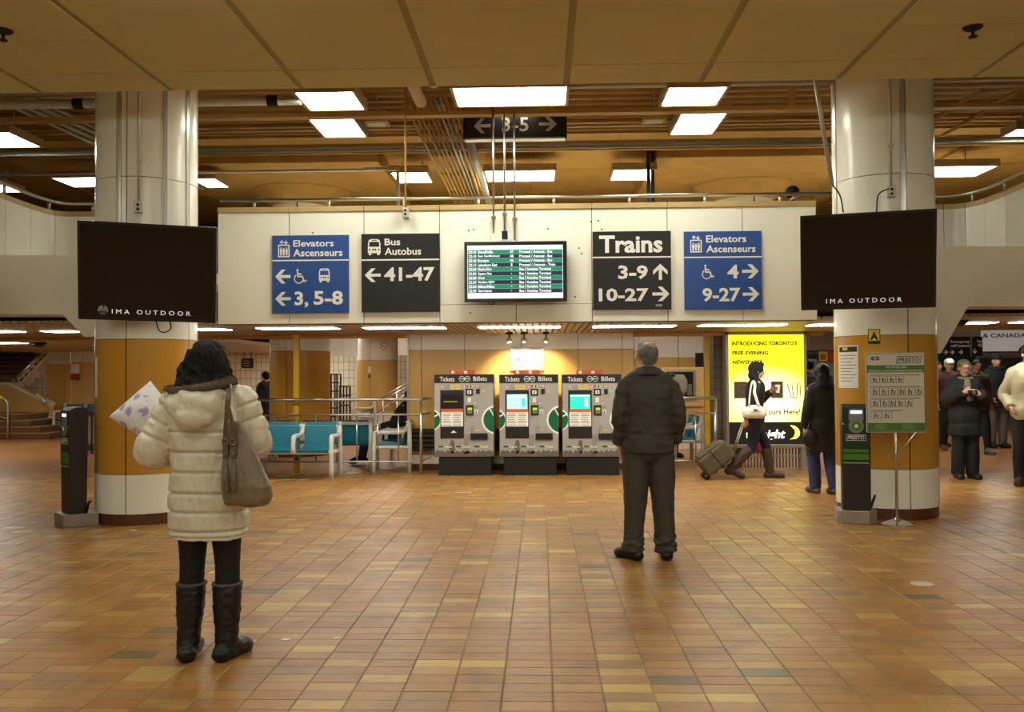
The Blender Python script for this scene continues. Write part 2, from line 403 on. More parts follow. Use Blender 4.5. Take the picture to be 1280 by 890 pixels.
# drop panels and mushroom capitals of the mezzanine columns
def far_column(px0, px1, Y, label, cap):
    a = D(px0,256,Y); b = D(px1,256,Y); r = (b.x-a.x)/2; c = ((a.x+b.x)/2, Y)
    t = thing('mezzanine_column', label, 'column', (c[0], c[1], 2.6))
    G().lathe([(r,0.0),(r,2.36)], (0,0), 32).build('shaft', CREAM, t, auto=True)
    for k in range(4):
        an = R_(-90+k*90+8); G().box(-0.012,0.012,-0.01,0.01,0,2.34, Matrix.Translation((r*math.cos(an),r*math.sin(an),0)) @ Matrix.Rotation(an+math.pi/2,4,'Z')).build('seam_strip', SEAM, t)
    G().lathe([(r*0.98,2.33),(r*1.03,2.36),(cap*0.93,2.57),(cap,2.62),(cap,2.64)], (0,0), 40).build('capital', DECK, t, auto=True)
    return c
cL = far_column(342,410,18.0,'cream column with a flared ochre capital behind the balcony, left of the conduit bundle', 1.0)
cR = far_column(892,966,18.0,'cream column with a flared ochre capital behind the balcony on the right', 1.0)
for c in (cL, cR): G().box(c[0]-2.05, c[0]+2.05, 15.45, 21.0, 5.235, UZ).build('drop_panel', DECK, up, bevel=0.02)
G().box(-18,18,23.0,23.3,2.6,UZ).build('wall_mezzanine_back', DKBROWN)['kind'] = 'structure'

# mezzanine floor slab (hidden above the slatted ceiling)
G().box(-18,-6.2,11.5,30,2.42,2.6).build('mezzanine_slab', DKBROWN, up); G().box(-6.2,18,11.3,14.5,2.42,2.6).build('mezzanine_slab', DKBROWN, up)
G().box(-6.2,18,14.5,30,3.02,3.2).build('mezzanine_slab', WHITEP, up)

# ================================================================== big columns
COLS = {}
def sil(px0, px1):
    a = ray(px0,560); b = ray(px1,560); a.z = 0; b.z = 0; return a.angle(b)/2
def big_column(key, px0, px1, py, label, seam_px, strips, cond):
    mid = ray((px0+px1)/2, 560); al = sil(px0,px1)
    P = F((px0+px1)/2, py); d = Vector((P.x,P.y,0)); s = math.sin(al); R = d.length*s/(1-s); dn = d.normalized()
    C = d + dn*R; COLS[key] = (C.x, C.y, R)
    t = thing('station_column', label, 'column', (C.x,C.y,0))
    def ang(px):  # surface angle seen at pixel column px
        r = ray(px,468); r.z = 0; r.normalize(); o = -Vector((C.x,C.y,0)); bq = r.dot(o); cq = o.length_squared-R*R
        q = max(bq*bq-cq, 0); h = -bq-math.sqrt(q); p = r*h + o; return math.atan2(p.y,p.x)
    COLS[key+'_ang'] = ang
    G().lathe([(R-0.03,0.0),(R-0.03,UZ)], (0,0), 40).build('core', SEAM, t, smooth=True)
    nb = 22
    for k in range(nb):
        G().shell((0,0), R-0.03, R-0.008, 2*math.pi*k/nb+0.004, 2*math.pi*(k+1)/nb-0.004, 0.0, 0.112, 3).build('base_tile', BASEBR, t)
    lo = sorted([ang(p) % (2*math.pi) for p in seam_px]); lo += [(lo[0]+math.pi*0.75)%(2*math.pi), (lo[0]+math.pi*1.3)%(2*math.pi)]; lo.sort()
    g_ = 0.007/R
    for k in range(len(lo)):
        a0 = lo[k]; a1 = lo[(k+1)%len(lo)]; a1 += 2*math.pi if a1 <= a0 else 0
        n = max(4,int((a1-a0)*12))
        G().shell((0,0), R-0.03, R, a0+g_, a1-g_, 0.115, 0.515, n).build('white_panel', CREAM, t, auto=True)
        G().shell((0,0), R-0.03, R, a0+g_, a1-g_, 0.520, 1.905, n).build('mustard_panel', MUST, t, auto=True)
        G().shell((0,0), R-0.03, R, a0+g_, a1-g_, 1.910, 3.575, n).build('cream_panel', CREAM, t, auto=True)
        G().shell((0,0), R-0.03, R, a0+g_, a1-g_, 3.583, UZ-0.01, n).build('cream_panel', CREAM, t, auto=True)
    for px, wd in strips:
        a = ang(px); G().shell((0,0), R-0.002, R+0.012, a-wd/2/R, a+wd/2/R, 2.75, UZ-0.02, 3).build('trim_strip', mat('trim_pale_grey', srgb(206,204,196), 0.25, metal=0.5), t)
    a = ang(cond[0]); px_, py_ = (R+0.016)*math.cos(a), (R+0.016)*math.sin(a)
    zb = D(cond[0], cond[1], C.y-R*0.9).z
    cx = G().tube([(px_,py_,zb),(px_,py_,UZ-0.05)], 0.013, n=8).build('conduit', GALV, t, smooth=True)
    G().box(-0.024,0.024,-0.02,0.012,-0.012,0.012, Matrix.Translation((px_,py_,zb+0.42)) @ Matrix.Rotation(a+math.pi/2,4,'Z')).build('clip', GALV, t)
    ob = G().box(-0.042,0.042,-0.03,0.03,-0.12,0.0, Matrix.Translation((px_*1.02,py_*1.02,zb)) @ Matrix.Rotation(a+math.pi/2,4,'Z')).build('outlet_box', GALV, t, bevel=0.008)
    gs = G()
    for dz in (-0.04,-0.085): gs.ball((px_*1.085,py_*1.085,zb+dz), 0.016, n=10, m=6)
    gs.build('socket', BLACKP, ob)
    return t
colL = big_column('L', 118.5, 248, 656.5, 'round column with mustard band and cream top, behind the woman in the white coat', [157.5,236], [(148,0.05),(206,0.035),(234,0.05)], (173,253))
colR = big_column('R', 1044, 1174, 650, 'round column with mustard band and cream top, beside the tap-card notice on a stand', [1136], [(1048,0.05),(1132,0.05)], (1117,234))

# ================================================================== balcony front
YB = 11.0
bz0 = D(640,402.5,YB).z; bz1 = D(640,262,YB).z
bx0 = D(272,330,YB).x; bx1 = D(1021,330,YB).x
bal = struct('wall_balcony')
G().box(bx0,bx1,YB+0.02,YB+0.3,bz0,bz1).build('wall_core', SEAM, bal)
se = [272,361.5,455,549.6,645,740,834.5,928.5,1021]
for a, b in zip(se, se[1:]):
    xa = D(a,330,YB).x+0.004; xb = D(b,330,YB).x-0.004
    if a == 549.6: xb = D(740,330,YB).x-0.004
    if a in (549.6,645):
        zs = D(640,380,YB).z
        if a == 549.6: G().box(xa,xb,YB,YB+0.03,zs,bz1).build('facing_panel', CREAM, bal, bevel=0.003)
        xa = D(a,330,YB).x+0.004; xb = D(b,330,YB).x-0.004
        G().box(xa,xb,YB,YB+0.03,bz0,zs-0.004).build('facing_panel', CREAM, bal, bevel=0.003)
    else: G().box(xa,xb,YB,YB+0.03,bz0,bz1).build('facing_panel', CREAM, bal, bevel=0.003)
for a, b in zip(se, se[1:]): G().box(D(a,330,YB).x+0.003,D(b,330,YB).x-0.003,YB-0.02,YB+0.32,bz1,bz1+0.065).build('cap_board', TANCAP, bal, bevel=0.004)
gh = G()
for px, py in ((739,277),(748,276),(752,287),(586,288),(592,287),(685,286),(588,391),(724,310),(727,317),(719,371),(391,291),(476,293)):
    p = D(px,py,YB); gh.prism(circ(p.x,p.z,0.011,8), YB-0.0015, YB)
gh.build('screw_holes', DARK, bal)
rl = thing('balcony_railing', 'steel pipe handrail on short posts along the top of the cream balcony front', 'railing', (0,YB+0.15,bz1+0.065))
G().tube([(bx0-0.02,0,0.115),(bx1+0.75,0,0.115)], 0.022, n=10).build('rail', STEEL, rl, smooth=True)
for px in (318,411.5,505,598,692.5,787,881,975): G().tube([(D(px,250,YB+.15).x,0,0.0),(D(px,250,YB+.15).x,0,0.11)], 0.02, n=10).build('post', STEEL, rl, smooth=True)
# curved parapets at the sides
def parapet(name, label, capts, ext, flip):
    zc = bz1+0.03
    pts = [Zp(x,y,zc) for x,y in capts]; pts = [Vector((p.x,p.y,0)) for p in pts]
    q = [pts[0]+Vector((1.1 if not flip else -1.1,0.12,0))] + pts + [pts[-1]+(pts[-1]-pts[-2]).normalized()*0.9, pts[-1]+(pts[-1]-pts[-2]).normalized()*2.6]
    # smooth
    sm = []
    for i in range(len(q)-1):
        p0=q[max(i-1,0)];p1=q[i];p2=q[i+1];p3=q[min(i+2,len(q)-1)]
        for k in range(5):
            t=k/5; sm.append(0.5*((2*p1)+(p2-p0)*t+(2*p0-5*p1+4*p2-p3)*t*t+(3*p1-p0-3*p2+p3)*t**3))
    sm.append(q[-1])
    st = struct(name)
    def wall(path, z0, z1, th, nm, m):
        g = G(); nrm = []
        for i in range(len(path)):
            tdir = (path[min(i+1,len(path)-1)]-path[max(i-1,0)]).normalized(); n = Vector((-tdir.y,tdir.x,0)); n = n if not flip else -n
            nrm.append(-n)
        vs=[]; fs=[]
        for p,n in zip(path,nrm): vs += [(p.x,p.y,z0),(p.x,p.y,z1),(p.x+n.x*th,p.y+n.y*th,z1),(p.x+n.x*th,p.y+n.y*th,z0)]
        for i in range(len(path)-1):
            for a in range(4): fs.append((i*4+a,i*4+(a+1)%4,(i+1)*4+(a+1)%4,(i+1)*4+a))
        fs += [(0,1,2,3),tuple((len(path)-1)*4+i for i in (3,2,1,0))]
        g.add(vs,fs); return g.build(nm, m, st, auto=True), nrm
    n = len(sm)
    cuts = list(range(0,n-1,6)) + [n-1]
    for a,b in zip(cuts,cuts[1:]):
        seg = sm[a:b+1]
        if len(seg) < 2: continue
        seg = [seg[0]+(seg[1]-seg[0]).normalized()*0.004]+seg[1:-1]+[seg[-1]-(seg[-1]-seg[-2]).normalized()*0.004]
        wall(seg, 2.5, bz1, 0.12, 'facing_panel', CREAM); wall(seg, bz1, bz1+0.065, 0.16, 'cap_board', TANCAP)
    off = [Vector((p.x,p.y+0.08,bz1+0.18)) for p in sm]
    t = thing('curved_handrail', label, 'railing', (0,0,0))
    G().tube(off, 0.022, n=10).build('rail', STEEL, t, smooth=True)
    for i in range(5, n, 10): G().tube([off[i]-Vector((0,0,0.12)), off[i]], 0.02, n=10).build('post', STEEL, t, smooth=True)
parapet('wall_parapet_left', 'curved steel handrail on the parapet left of the left column', [(112,268),(77.5,267.5),(57,264),(26,254),(0,244)], (-1.6,-2.2,0), False)
parapet('wall_parapet_right', 'curved steel handrail on the parapet right of the right column', [(1168,259),(1196.5,258),(1220,254.5),(1238,249),(1261,240),(1280,231.5)], (1.6,-2.2,0), True)
# plain beams either side of the columns
cx, cy, cr = COLS['L']
def PX(p): return (p.x, p.z)
bandL = [(-700,318),(150,319),(150,421),(105,421),(78,393),(-700,392)]
G().prism([PX(D(x,y,cy+0.12)) for x,y in bandL], cy+0.12, cy+0.6).build('wall_band_left', CREAM)['kind']='structure'
cx, cy, cr = COLS['R']
bandR = [(1150,308),(2000,306),(2000,381),(1210,383),(1176,442),(1150,442)]
G().prism([PX(D(x,y,cy+0.12)) for x,y in bandR], cy+0.12, cy+0.6).build('wall_band_right', CREAM)['kind']='structure'

# ================================================================== slatted lower ceiling
SZ = 2.17
sl = struct('ceiling_slatted')
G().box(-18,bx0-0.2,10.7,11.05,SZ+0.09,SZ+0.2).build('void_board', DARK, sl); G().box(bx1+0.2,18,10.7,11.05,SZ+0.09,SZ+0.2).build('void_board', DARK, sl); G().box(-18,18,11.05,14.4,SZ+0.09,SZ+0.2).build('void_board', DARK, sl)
s_long = G().box(-0.036,0.036,10.66,14.3,0,0.035).mesh('slat', SLATM); s_short = G().box(-0.036,0.036,11.03,14.3,0,0.035).mesh('slat', SLATM)
k = 0; x = -11.6
while x < 11.6:
    inst('slat', s_long if (x < bx0-0.15 or x > bx1+0.15) else s_short, sl, (x,0,SZ)); x += 0.093
G().box(-18,D(511,417,14.3).x,14.3,14.42,SZ-0.055,SZ+0.09).build('edge_trim', MUST, sl)
G().box(D(793,417,14.3).x,D(1030,417,14.3).x,14.3,14.42,SZ-0.055,SZ+0.09).build('edge_trim', MUST, sl)
def strip(px0, px1, py, label):
    a = Zp(px0,py,SZ); b = Zp(px1,py,SZ)
    t = thing('strip_light', label, 'ceiling light', ((a.x+b.x)/2,(a.y+b.y)/2,SZ-0.016)); h = (b.x-a.x)/2
    G().box(-h-0.015,h+0.015,-0.2,0.2,0.006,0.016).build('housing', CREAM2, t); G().box(-h,h,-0.19,0.19,0,0.006).build('tube_lens', LAMPL, t)
for a,b,c,l in ((323,423,409.6,'lit strip light in the slatted ceiling under the blue elevators sign on the left'),(455,557,409,'lit strip light in the slatted ceiling under the bus sign'),(598,700,408,'lit strip light in the slatted ceiling under the departures screen'),(742,842,407,'lit strip light in the slatted ceiling under the trains sign'),(876,978,405.5,'lit strip light in the slatted ceiling above the yellow advertising box'),(1014,1110,405,'lit strip light running behind the right column'),(245,285,411,'short lit strip light just right of the left column'),(1188,1237,403,'lit strip light under the cream beam right of the right column'),(58,100,413.5,'lit strip light under the cream beam beside the left column'),(-30,25,413.5,'lit strip light at the left picture edge under the beam'),(1272,1330,401.5,'lit strip light at the right picture edge under the beam')):
    strip(a,b,c,l)
# further low ceilings beyond
G().box(-18,-6.2,14.42,30,SZ+0.02,SZ+0.1).build('ceiling_far_left', SLATM)['kind']='structure'
PASS = [(-10.4,16.6,SZ,'near the staircase'),(-8.4,20.2,SZ,'above the far left bench'),(-12.5,19,SZ,'over the stairs'),(-12.2,25.2,SZ,'over the upper flight of the stairs'),(-7.0,25.0,SZ,'by the tiled wall'),
 (-3.0,19.4,3.0,'over the teal benches, near the mustard column'),(-4.2,21.0,3.0,'over the passage behind the mustard column'),(-1.2,20.0,3.0,'behind the ticket machine wall'),(2.2,16.6,3.0,'above the fire hose cabinet'),
 (5.6,16.6,3.0,'behind the advertising box'),(8.2,17.2,3.0,'over the people right of the right column'),(10.2,21,3.0,'over the far right passage'),(7.2,25,3.0,'before the green panels'),(5.0,23,3.0,'before the shop sign'),(-5.6,24.6,3.0,'before the tiled wall')]
for xx, yy, zz, l in PASS:  # ceiling lamps added to brighten the passages beyond
    t = thing('added_passage_light', 'added ceiling fill light ' + l, 'ceiling light', (xx,yy,zz-0.004), group='added passage fill lights')
    G().box(-0.55,0.55,-0.28,0.28,0,0.012).build('lens', LAMPL, t); G().box(-0.58,0.58,-0.31,0.31,0.006,0.02).build('housing', CREAM2, t)

# ================================================================== walls
YM = 14.3
wm = struct('wall_machines')
mx0 = D(511,500,YM).x; mx1 = D(793,500,YM).x
G().box(mx0,mx1,YM+0.03,YM+0.25,0,SZ+0.09).build('wall_core', SEAM, wm)
sm_ = [511,527,581,652,723,778,793]
for a,b in zip(sm_,sm_[1:]):
    xa=D(a,500,YM).x+0.004; xb=D(b,500,YM).x-0.004
    G().box(xa,xb,YM,YM+0.035,0.26,1.91).build('mustard_panel', MUSTL, wm, bevel=0.003); G().box(xa,xb,YM,YM+0.035,1.916,SZ+0.08).build('white_panel', CREAM, wm, bevel=0.003)
    G().box(xa,xb,YM,YM+0.035,0.1,0.254).build('white_panel', CREAM, wm, bevel=0.003); G().box(xa,xb,YM-0.008,YM+0.035,0,0.096).build('base_tile', BASEBR, wm)
G().box(mx0-0.03,mx0,YM-0.005,YM+0.25,0,SZ).build('corner_trim', STEEL, wm)
# tiled wall far left
def tile_wall_mat():
    m = bpy.data.materials.new('square_wall_tile'); m.use_nodes = True; nt = m.node_tree; b = nt.nodes['Principled BSDF']
    tc = nt.nodes.new('ShaderNodeNewGeometry'); sp = nt.nodes.new('ShaderNodeSeparateXYZ'); cb = nt.nodes.new('ShaderNodeCombineXYZ')
    nt.links.new(tc.outputs['Position'], sp.inputs[0]); nt.links.new(sp.outputs[0], cb.inputs[0]); nt.links.new(sp.outputs[2], cb.inputs[1])
    br = nt.nodes.new('ShaderNodeTexBrick'); br.offset = 0; br.inputs['Scale'].default_value = 1; br.inputs['Brick Width'].default_value = 0.155; br.inputs['Row Height'].default_value = 0.24; br.inputs['Mortar Size'].default_value = 0.008
    br.inputs['Color1'].default_value = (*srgb(226,214,186),1); br.inputs['Color2'].default_value = (*srgb(220,206,176),1); br.inputs['Mortar'].default_value = (*srgb(150,132,100),1)
    nt.links.new(cb.outputs[0], br.inputs['Vector']); nt.links.new(br.outputs['Color'], b.inputs['Base Color']); b.inputs['Roughness'].default_value = 0.3
    return m
TWM = tile_wall_mat()
YT = 26.5
G().box(-18,-3.2,YT,YT+0.2,0,3.0).build('wall_tiled', TWM)['kind']='structure'
ff = struct('wall_fascia_white')
for a,b,yb in ((250,290,431),(290,338,430.5),(413,430,445),(430,446,445),(497,511,444),(511,540,444)):
    p=D(a,yb,23.0); q=D(b,yb,23.0); G().box(p.x+0.006,q.x-0.006,23.0,23.12,p.z,3.02).build('white_panel', WHITEP, ff)
# right middle wall behind the man
YR = 19.0
wr = struct('wall_right_middle')
for a,b in ((793,800),(800,848),(848,890),(890,905)):
    p=D(a,447,YR); q=D(b,447,YR)
    G().box(p.x+0.006,q.x-0.006,YR,YR+0.1,p.z,3.02).build('white_panel', WHITEP, wr); G().box(p.x+0.006,q.x-0.006,YR+0.01,YR+0.1,0,p.z-0.01).build('mustard_panel', MUSTL, wr)
# far left wall: yellow with white upper band
YL = 23.6
wl = struct('wall_left_far')
for a,b,h in ((-60,-10,456),(-10,30,456),(30,58,455.5),(58,81,455),(81,88.5,454.5),(88.5,103,452),(103,120,452),(120,150,452),(150,250,452)):
    off = 4.0 if a < 58 else (0 if a < 88 else -0.5)
    p=D(a,h,YL+off); q=D(b,h,YL+off)
    G().box(p.x+0.006,q.x-0.006,YL+off,YL+off+0.1,p.z,2.2).build('white_panel', WHITEP, wl); G().box(p.x+0.006,q.x-0.006,YL+off+0.01,YL+off+0.1,0.3,p.z-0.01).build('mustard_panel', MUSTL, wl); G().box(p.x+0.006,q.x-0.006,YL+off+0.01,YL+off+0.1,0.08,0.29).build('white_panel', WHITEP, wl); G().box(p.x+0.006,q.x-0.006,YL+off,YL+off+0.1,0,0.08).build('base_tile', BASEBR, wl)
# outer shell of the hall
G().box(-18.2,-18,-9,44,0,UZ).build('wall_left', CREAM2)['kind']='structure'
G().box(18,18.2,-9,44,0,UZ).build('wall_right', CREAM2)['kind']='structure'
G().box(-18,18,-9.2,-9,0,CZ+0.3).build('wall_rear', CREAM2)['kind']='structure'
G().box(-18,18,44,44.2,0,UZ).build('wall_back', CREAM2)['kind']='structure'
# ================================================================== lights above the mezzanine
def up_lamp(x0, x1, y0, y1, z, label, hang=None):
    a = Zp(x0,y0,z); b = Zp(x1,y0,z); c = Zp((x0+x1)/2,y1,z)
    t = lamp_box('mezzanine_light', label, a.x, b.x, min(a.y,c.y), max(a.y,c.y), z, LAMPM, h=0.11)
    h = UZ-z-0.1
    for sx in (-1,1): G().tube([(sx*(b.x-a.x)*0.3,0,0.1),(sx*(b.x-a.x)*0.3,0,0.1+h-0.15)], 0.01, n=6).build('hanger_rod', GALV, t)
up_lamp(369,441,115,137,4.62,'small square lit panel, nearest of the two lights left of the hanging sign')
up_lamp(381,437,142.5,171,4.92,'long lit panel behind the small square one, left of the hanging sign')
up_lamp(566,708,109.5,131.5,4.62,'wide lit panel above the hanging 3-5 sign')
up_lamp(837,908,109,131,4.62,'small lit panel nearest, right of the hanging sign')
up_lamp(855,911,136.5,167,4.92,'long lit panel behind the small one, right of the hanging sign')
up_lamp(616,671,138,146,4.95,'short lit panel peeking over the top of the hanging sign')
up_lamp(489,533,215.5,228,5.05,'lit panel beside the conduit bundle, left one of the far row')
up_lamp(607,693,213.5,226,5.05,'wide lit panel in the middle of the far row, behind the three drop pipes')
up_lamp(768,818,212,224.5,5.05,'lit panel of the far row left of the right capital')
up_lamp(65,150,222,233,5.0,'lit panel behind the left column')
up_lamp(1120,1243,208.5,220.5,5.0,'lit panel behind the right column')
up_lamp(-60,13,166,184,4.95,'lit panel at the left edge above the curved parapet')
up_lamp(1272,1340,161,169,4.95,'lit panel cut by the right picture edge')
up_lamp(-30,4,231,240,5.0,'lit panel low at the left picture edge behind the curved handrail')
up_lamp(240,268,223,234,5.0,'lit panel seen in the gap right of the left column')
# small ceiling speakers / grilles
def grille(px0, px1, py0, py1, z, label):
    a = Zp(px0,py0,z); b = Zp(px1,py0,z); c = Zp(px0,py1,z); h=(b.x-a.x)/2; d=abs(c.y-a.y)/2
    t = thing('ceiling_grille', label, 'grille', ((a.x+b.x)/2,(a.y+c.y)/2,z))
    G().box(-h,h,-d,d,0,0.16).build('housing', DECK2, t, bevel=0.01); G().box(-h*.72,h*.72,-d*.6,d*.6,-0.006,0.0).build('grating', CREAM2, t)
    G().tube([(0,0,0.16),(0,0,UZ-z)], 0.012, n=6).build('hanger_rod', GALV, t)
grille(453,484,152,159.5,4.98,'boxy ceiling grille left of the conduit bundle')
grille(804,834,149,155.5,4.98,'boxy ceiling grille left of the long light on the right')
# ================================================================== pipes
def pipe(name, label, pts, r, m=GALV, cat='pipe', group=None, sub=0):
    base = Vector(pts[0]); t = G().tube([Vector(p)-base for p in pts], r, n=10, sub=sub).build(name, m, None, smooth=True)
    t.location = base; return tag(t, label, cat, group)
def xr(y): return (-17.0, 17.0)
def span(py_l, py_r, z, r, label, m=GALV, px=(0,1280), name='ceiling_pipe'):
    """a pipe parallel to the balcony, seen at height py_l"""
    y = Zp(640,(py_l+py_r)/2,z).y; a = Zp(px[0],py_l,z).x; b = Zp(px[1],py_r,z).x
    if px[0] <= 0: a = -16
    if px[1] >= 1280: b = 16
    return pipe(name, label, [(a,y,z),(b,y,z)], r, m)
p = span(121,121,4.62,0.055,'thick silver pipe just under the panel ceiling edge', GALV, (-100,372))
for px in (97,340): G().tube([(D(px,121,9.9).x-p.location.x-0.06,0,0),(D(px,121,9.9).x-p.location.x+0.06,0,0)], 0.064, n=12).build('coupling', DARK, p)
span(109,109,4.65,0.03,'silver pipe above the lights right of the centre', GALV, (708,1035))
span(183,181,4.95,0.04,'pale pipe running the full width behind the hanging sign', GALV)
span(187,184,4.90,0.018,'thin conduit running beside the pale pipe behind the hanging sign', GALV)
span(212,208,5.02,0.025,'thin grey pipe in front of the left capital', GALV, (-10,475))
yv = Zp(475,211,5.02)
pipe('ceiling_pipe','bent grey pipe dropping behind the balcony beside the left capital',[(Zp(455,211,5.02).x,yv.y,5.02),(Zp(492,211,5.02).x,yv.y,5.0),(Zp(501,216,5.02).x,yv.y,4.85),(Zp(501,216,5.02).x,yv.y,2.7)],0.03,GALV,sub=4)
span(191,186,4.86,0.016,'thin pipe left of the conduit bundle at the left column', DECK2, (250,470))
# bundle of conduits running away from the viewer
bz = 4.93; bt = thing('conduit_bundle','bundle of ochre conduits running back under the ceiling beside the hanging sign','conduits',(0,11.0,bz))
xa = Zp(511,137,bz).x; xb = Zp(572,137,bz).x
for k in range(15):
    x = xa + (xb-xa)*k/14; G().tube([(x,0.02*((k*7)%3),0.05*(k%3)-0.03),(x,8.5,0.05*(k%3)-0.03)], 0.017, n=8).build('conduit', GALV if k in (9,10) else DECK2, bt, smooth=True)
for y in (0.5,1.9,3.2,4.6,6.2): G().box(xa-0.06,xb+0.06,y,y+0.07,0.09,0.14).build('support_strap', DECK, bt)
for s in (xa-0.03, xb+0.03):
    for y in (0.53,3.23,6.23): G().tube([(s,y,0.1),(s,y,UZ-bz)], 0.008, n=6).build('hanger_rod', GALV, bt)
pipe('ceiling_duct','silver pipe running back to the right of the conduit bundle',[(Zp(588,178,4.85).x,12.4,4.85),(Zp(588,178,4.85).x,19,4.85)],0.055,GALV)
pipe('ceiling_duct','stubby ochre pipe poking out below the panel ceiling edge, longer of the two',[(Zp(525,128,4.75).x,9.0,4.78),(Zp(525,128,4.75).x,10.6,4.78)],0.07,DECK2)
pipe('ceiling_duct','stubby ochre pipe poking out below the panel ceiling edge, shorter of the two',[(Zp(546,120,4.75).x,9.0,4.8),(Zp(546,120,4.75).x,9.95,4.8)],0.07,DECK2)
# cable trays left and braces
lt = thing('cable_tray','ladder of grey conduits running back left of the left column','conduits',(0,11.4,5.12))
for k in range(6):
    x = Zp(22,153,4.95).x + k*0.09; G().tube([(x,0,0.03*(k%2)),(x+0.35,5.6,0.03*(k%2))], 0.022, n=8).build('conduit', GALV, lt, smooth=True)
for y in (1,2.6,4.2): G().box(Zp(22,153,4.95).x-0.05,Zp(22,153,4.95).x+0.9,y,y+0.05,0.055,0.09).build('support_strap', DECK, lt)
pipe('ceiling_pipe','conduit slanting back between the cable tray and the left column',[(Zp(60,152,5.1).x,12,5.32),(Zp(60,152,5.1).x+0.4,15.2,5.32)],0.03,DECK2)
for k,(xx,l) in enumerate(((5.6,'ochre conduit running back right of the right column, nearest the column'),(6.1,'ochre conduit running back right of the right column, middle of three'),(9.2,'ochre conduit running back at the right picture edge'))):
    pipe('ceiling_pipe',l,[(xx,11.5,5.1),(xx,20,5.1)],0.03,DECK2)
# hangers near the right capital
for px, l in ((810,'dark ceiling post left of the right capital, nearer one'),(818,'dark ceiling post left of the right capital, farther one')):
    q = D(px,186,15.2); t = thing('ceiling_post', l, 'post', (q.x, 15.2+(0.3 if px>812 else 0), 4.3)); G().box(-0.03,0.03,-0.03,0.03,0,UZ-4.3-0.08).build('shaft', BLACKP, t); G().box(-0.1,0.1,-0.06,0.06,UZ-4.3-0.14,UZ-4.3-0.06).build('top_plate', BLACKP, t)
q0 = D(1018,106,9.0); q1 = D(1038,232,9.0)
t = pipe('drop_conduit','slanting silver conduit left of the right column with a black cable',[(q0.x-(q1.x-q0.x)*.6,8.95,q0.z+(q0.z-q1.z)*.6),(q1.x,8.95,q1.z)],0.022,GALV)
q2 = D(1054,265,8.75)
G().tube([Vector((q1.x,8.95,q1.z))-t.location, Vector((q1.x+0.06,8.9,q1.z-0.12))-t.location, Vector((q2.x,8.75,q2.z))-t.location], 0.008, n=8, sub=4).build('cable', BLACKP, t, smooth=True)
# sprinkler heads in the panel ceiling
for px,py,l in ((1216,34,'dark sprinkler head in the panel ceiling at the upper right'),(4,38,'dark sprinkler head in the panel ceiling at the upper left edge')):
    q = Zp(px,py,CZ); t = thing('sprinkler_head', l, 'sprinkler', (q.x,q.y,CZ))
    G().lathe([(0.001,-0.02),(0.06,-0.016),(0.075,0.0)],(0,0),16).build('rosette', DARK, t, smooth=True); G().lathe([(0.001,-0.085),(0.03,-0.08),(0.032,-0.07),(0.012,-0.06),(0.014,-0.02)],(0,0),12).build('nozzle', DARK, t)
# ================================================================== hanging sign
HS = Board('hanging_sign','dark hanging sign reading 3-5 with an arrow at each end','sign',582,146.5,706,175.5,11.75,0.12,mat('sign_black_dim',srgb(22,20,20),0.4))
GREYL = mat('unlit_grey_lettering', srgb(170,160,146), 0.5)
HS.arrow(593,150.5,614,169,'L',GREYL,1); HS.arrow(674,150,696,167.5,'R',GREYL,1); HS.text('3-5',628,150,661,167.5,GREYL,1,bold=0.012)
HS.block(580,144.5,708,146.8,-0.13,0.01,STEEL,'frame_edge'); HS.block(580,175,708,177,-0.13,0.01,STEEL,'frame_edge'); HS.block(580,144.5,582.2,177,-0.13,0.01,DARK,'frame_edge'); HS.block(706,144.5,708,177,-0.13,0.01,DARK,'frame_edge')
for px in (600,690):
    a = HS.p(px,146); G().tube([(a[0],-0.06,a[1]),(a[0],-0.06,UZ-HS.root.location.z)], 0.012, n=6).build('hanger_rod', GALV, HS.root)
# ================================================================== drop conduits on the balcony front
YD = 10.9
for px, zt, l in ((617,300,'left of three steel pipes dropping to the departures screen'),(631,296,'middle of three steel pipes dropping to the departures screen'),(643.5,302,'right of three steel pipes dropping to the departures screen')):
    a = D(px,zt,YD); t = thing('drop_pipe', l, 'pipe', (a.x,YD,a.z))
    G().tube([(0,0,0.02),(0,0,UZ-a.z-0.14)], 0.013, n=10).build('tube', STEEL, t, smooth=True)
    for zz in (0.28,): G().box(-0.03,0.03,-0.015,0.09,zz,zz+0.018).build('clip', STEEL, t)
    if px < 640: G().box(-0.035,0.035,-0.03,0.03,-0.03,0.07).build('junction_box', WHITEP if px < 620 else BLACKP, t, bevel=0.005)
a = D(507,272,YD); t = thing('drop_pipe','thin conduit ending in an outlet box above the bus sign','pipe',(a.x,YD,a.z))
G().tube([(0,0,0.1),(0,0,UZ-a.z)], 0.012, n=8).build('tube', DECK2, t, smooth=True); ob = G().box(-0.04,0.04,-0.03,0.1,0,0.12).build('outlet_box', GALV, t, bevel=0.01)
G().ball((0,-0.03,0.04),0.016,0.006,0.016).ball((0,-0.03,0.085),0.016,0.006,0.016).build('socket', BLACKP, ob)
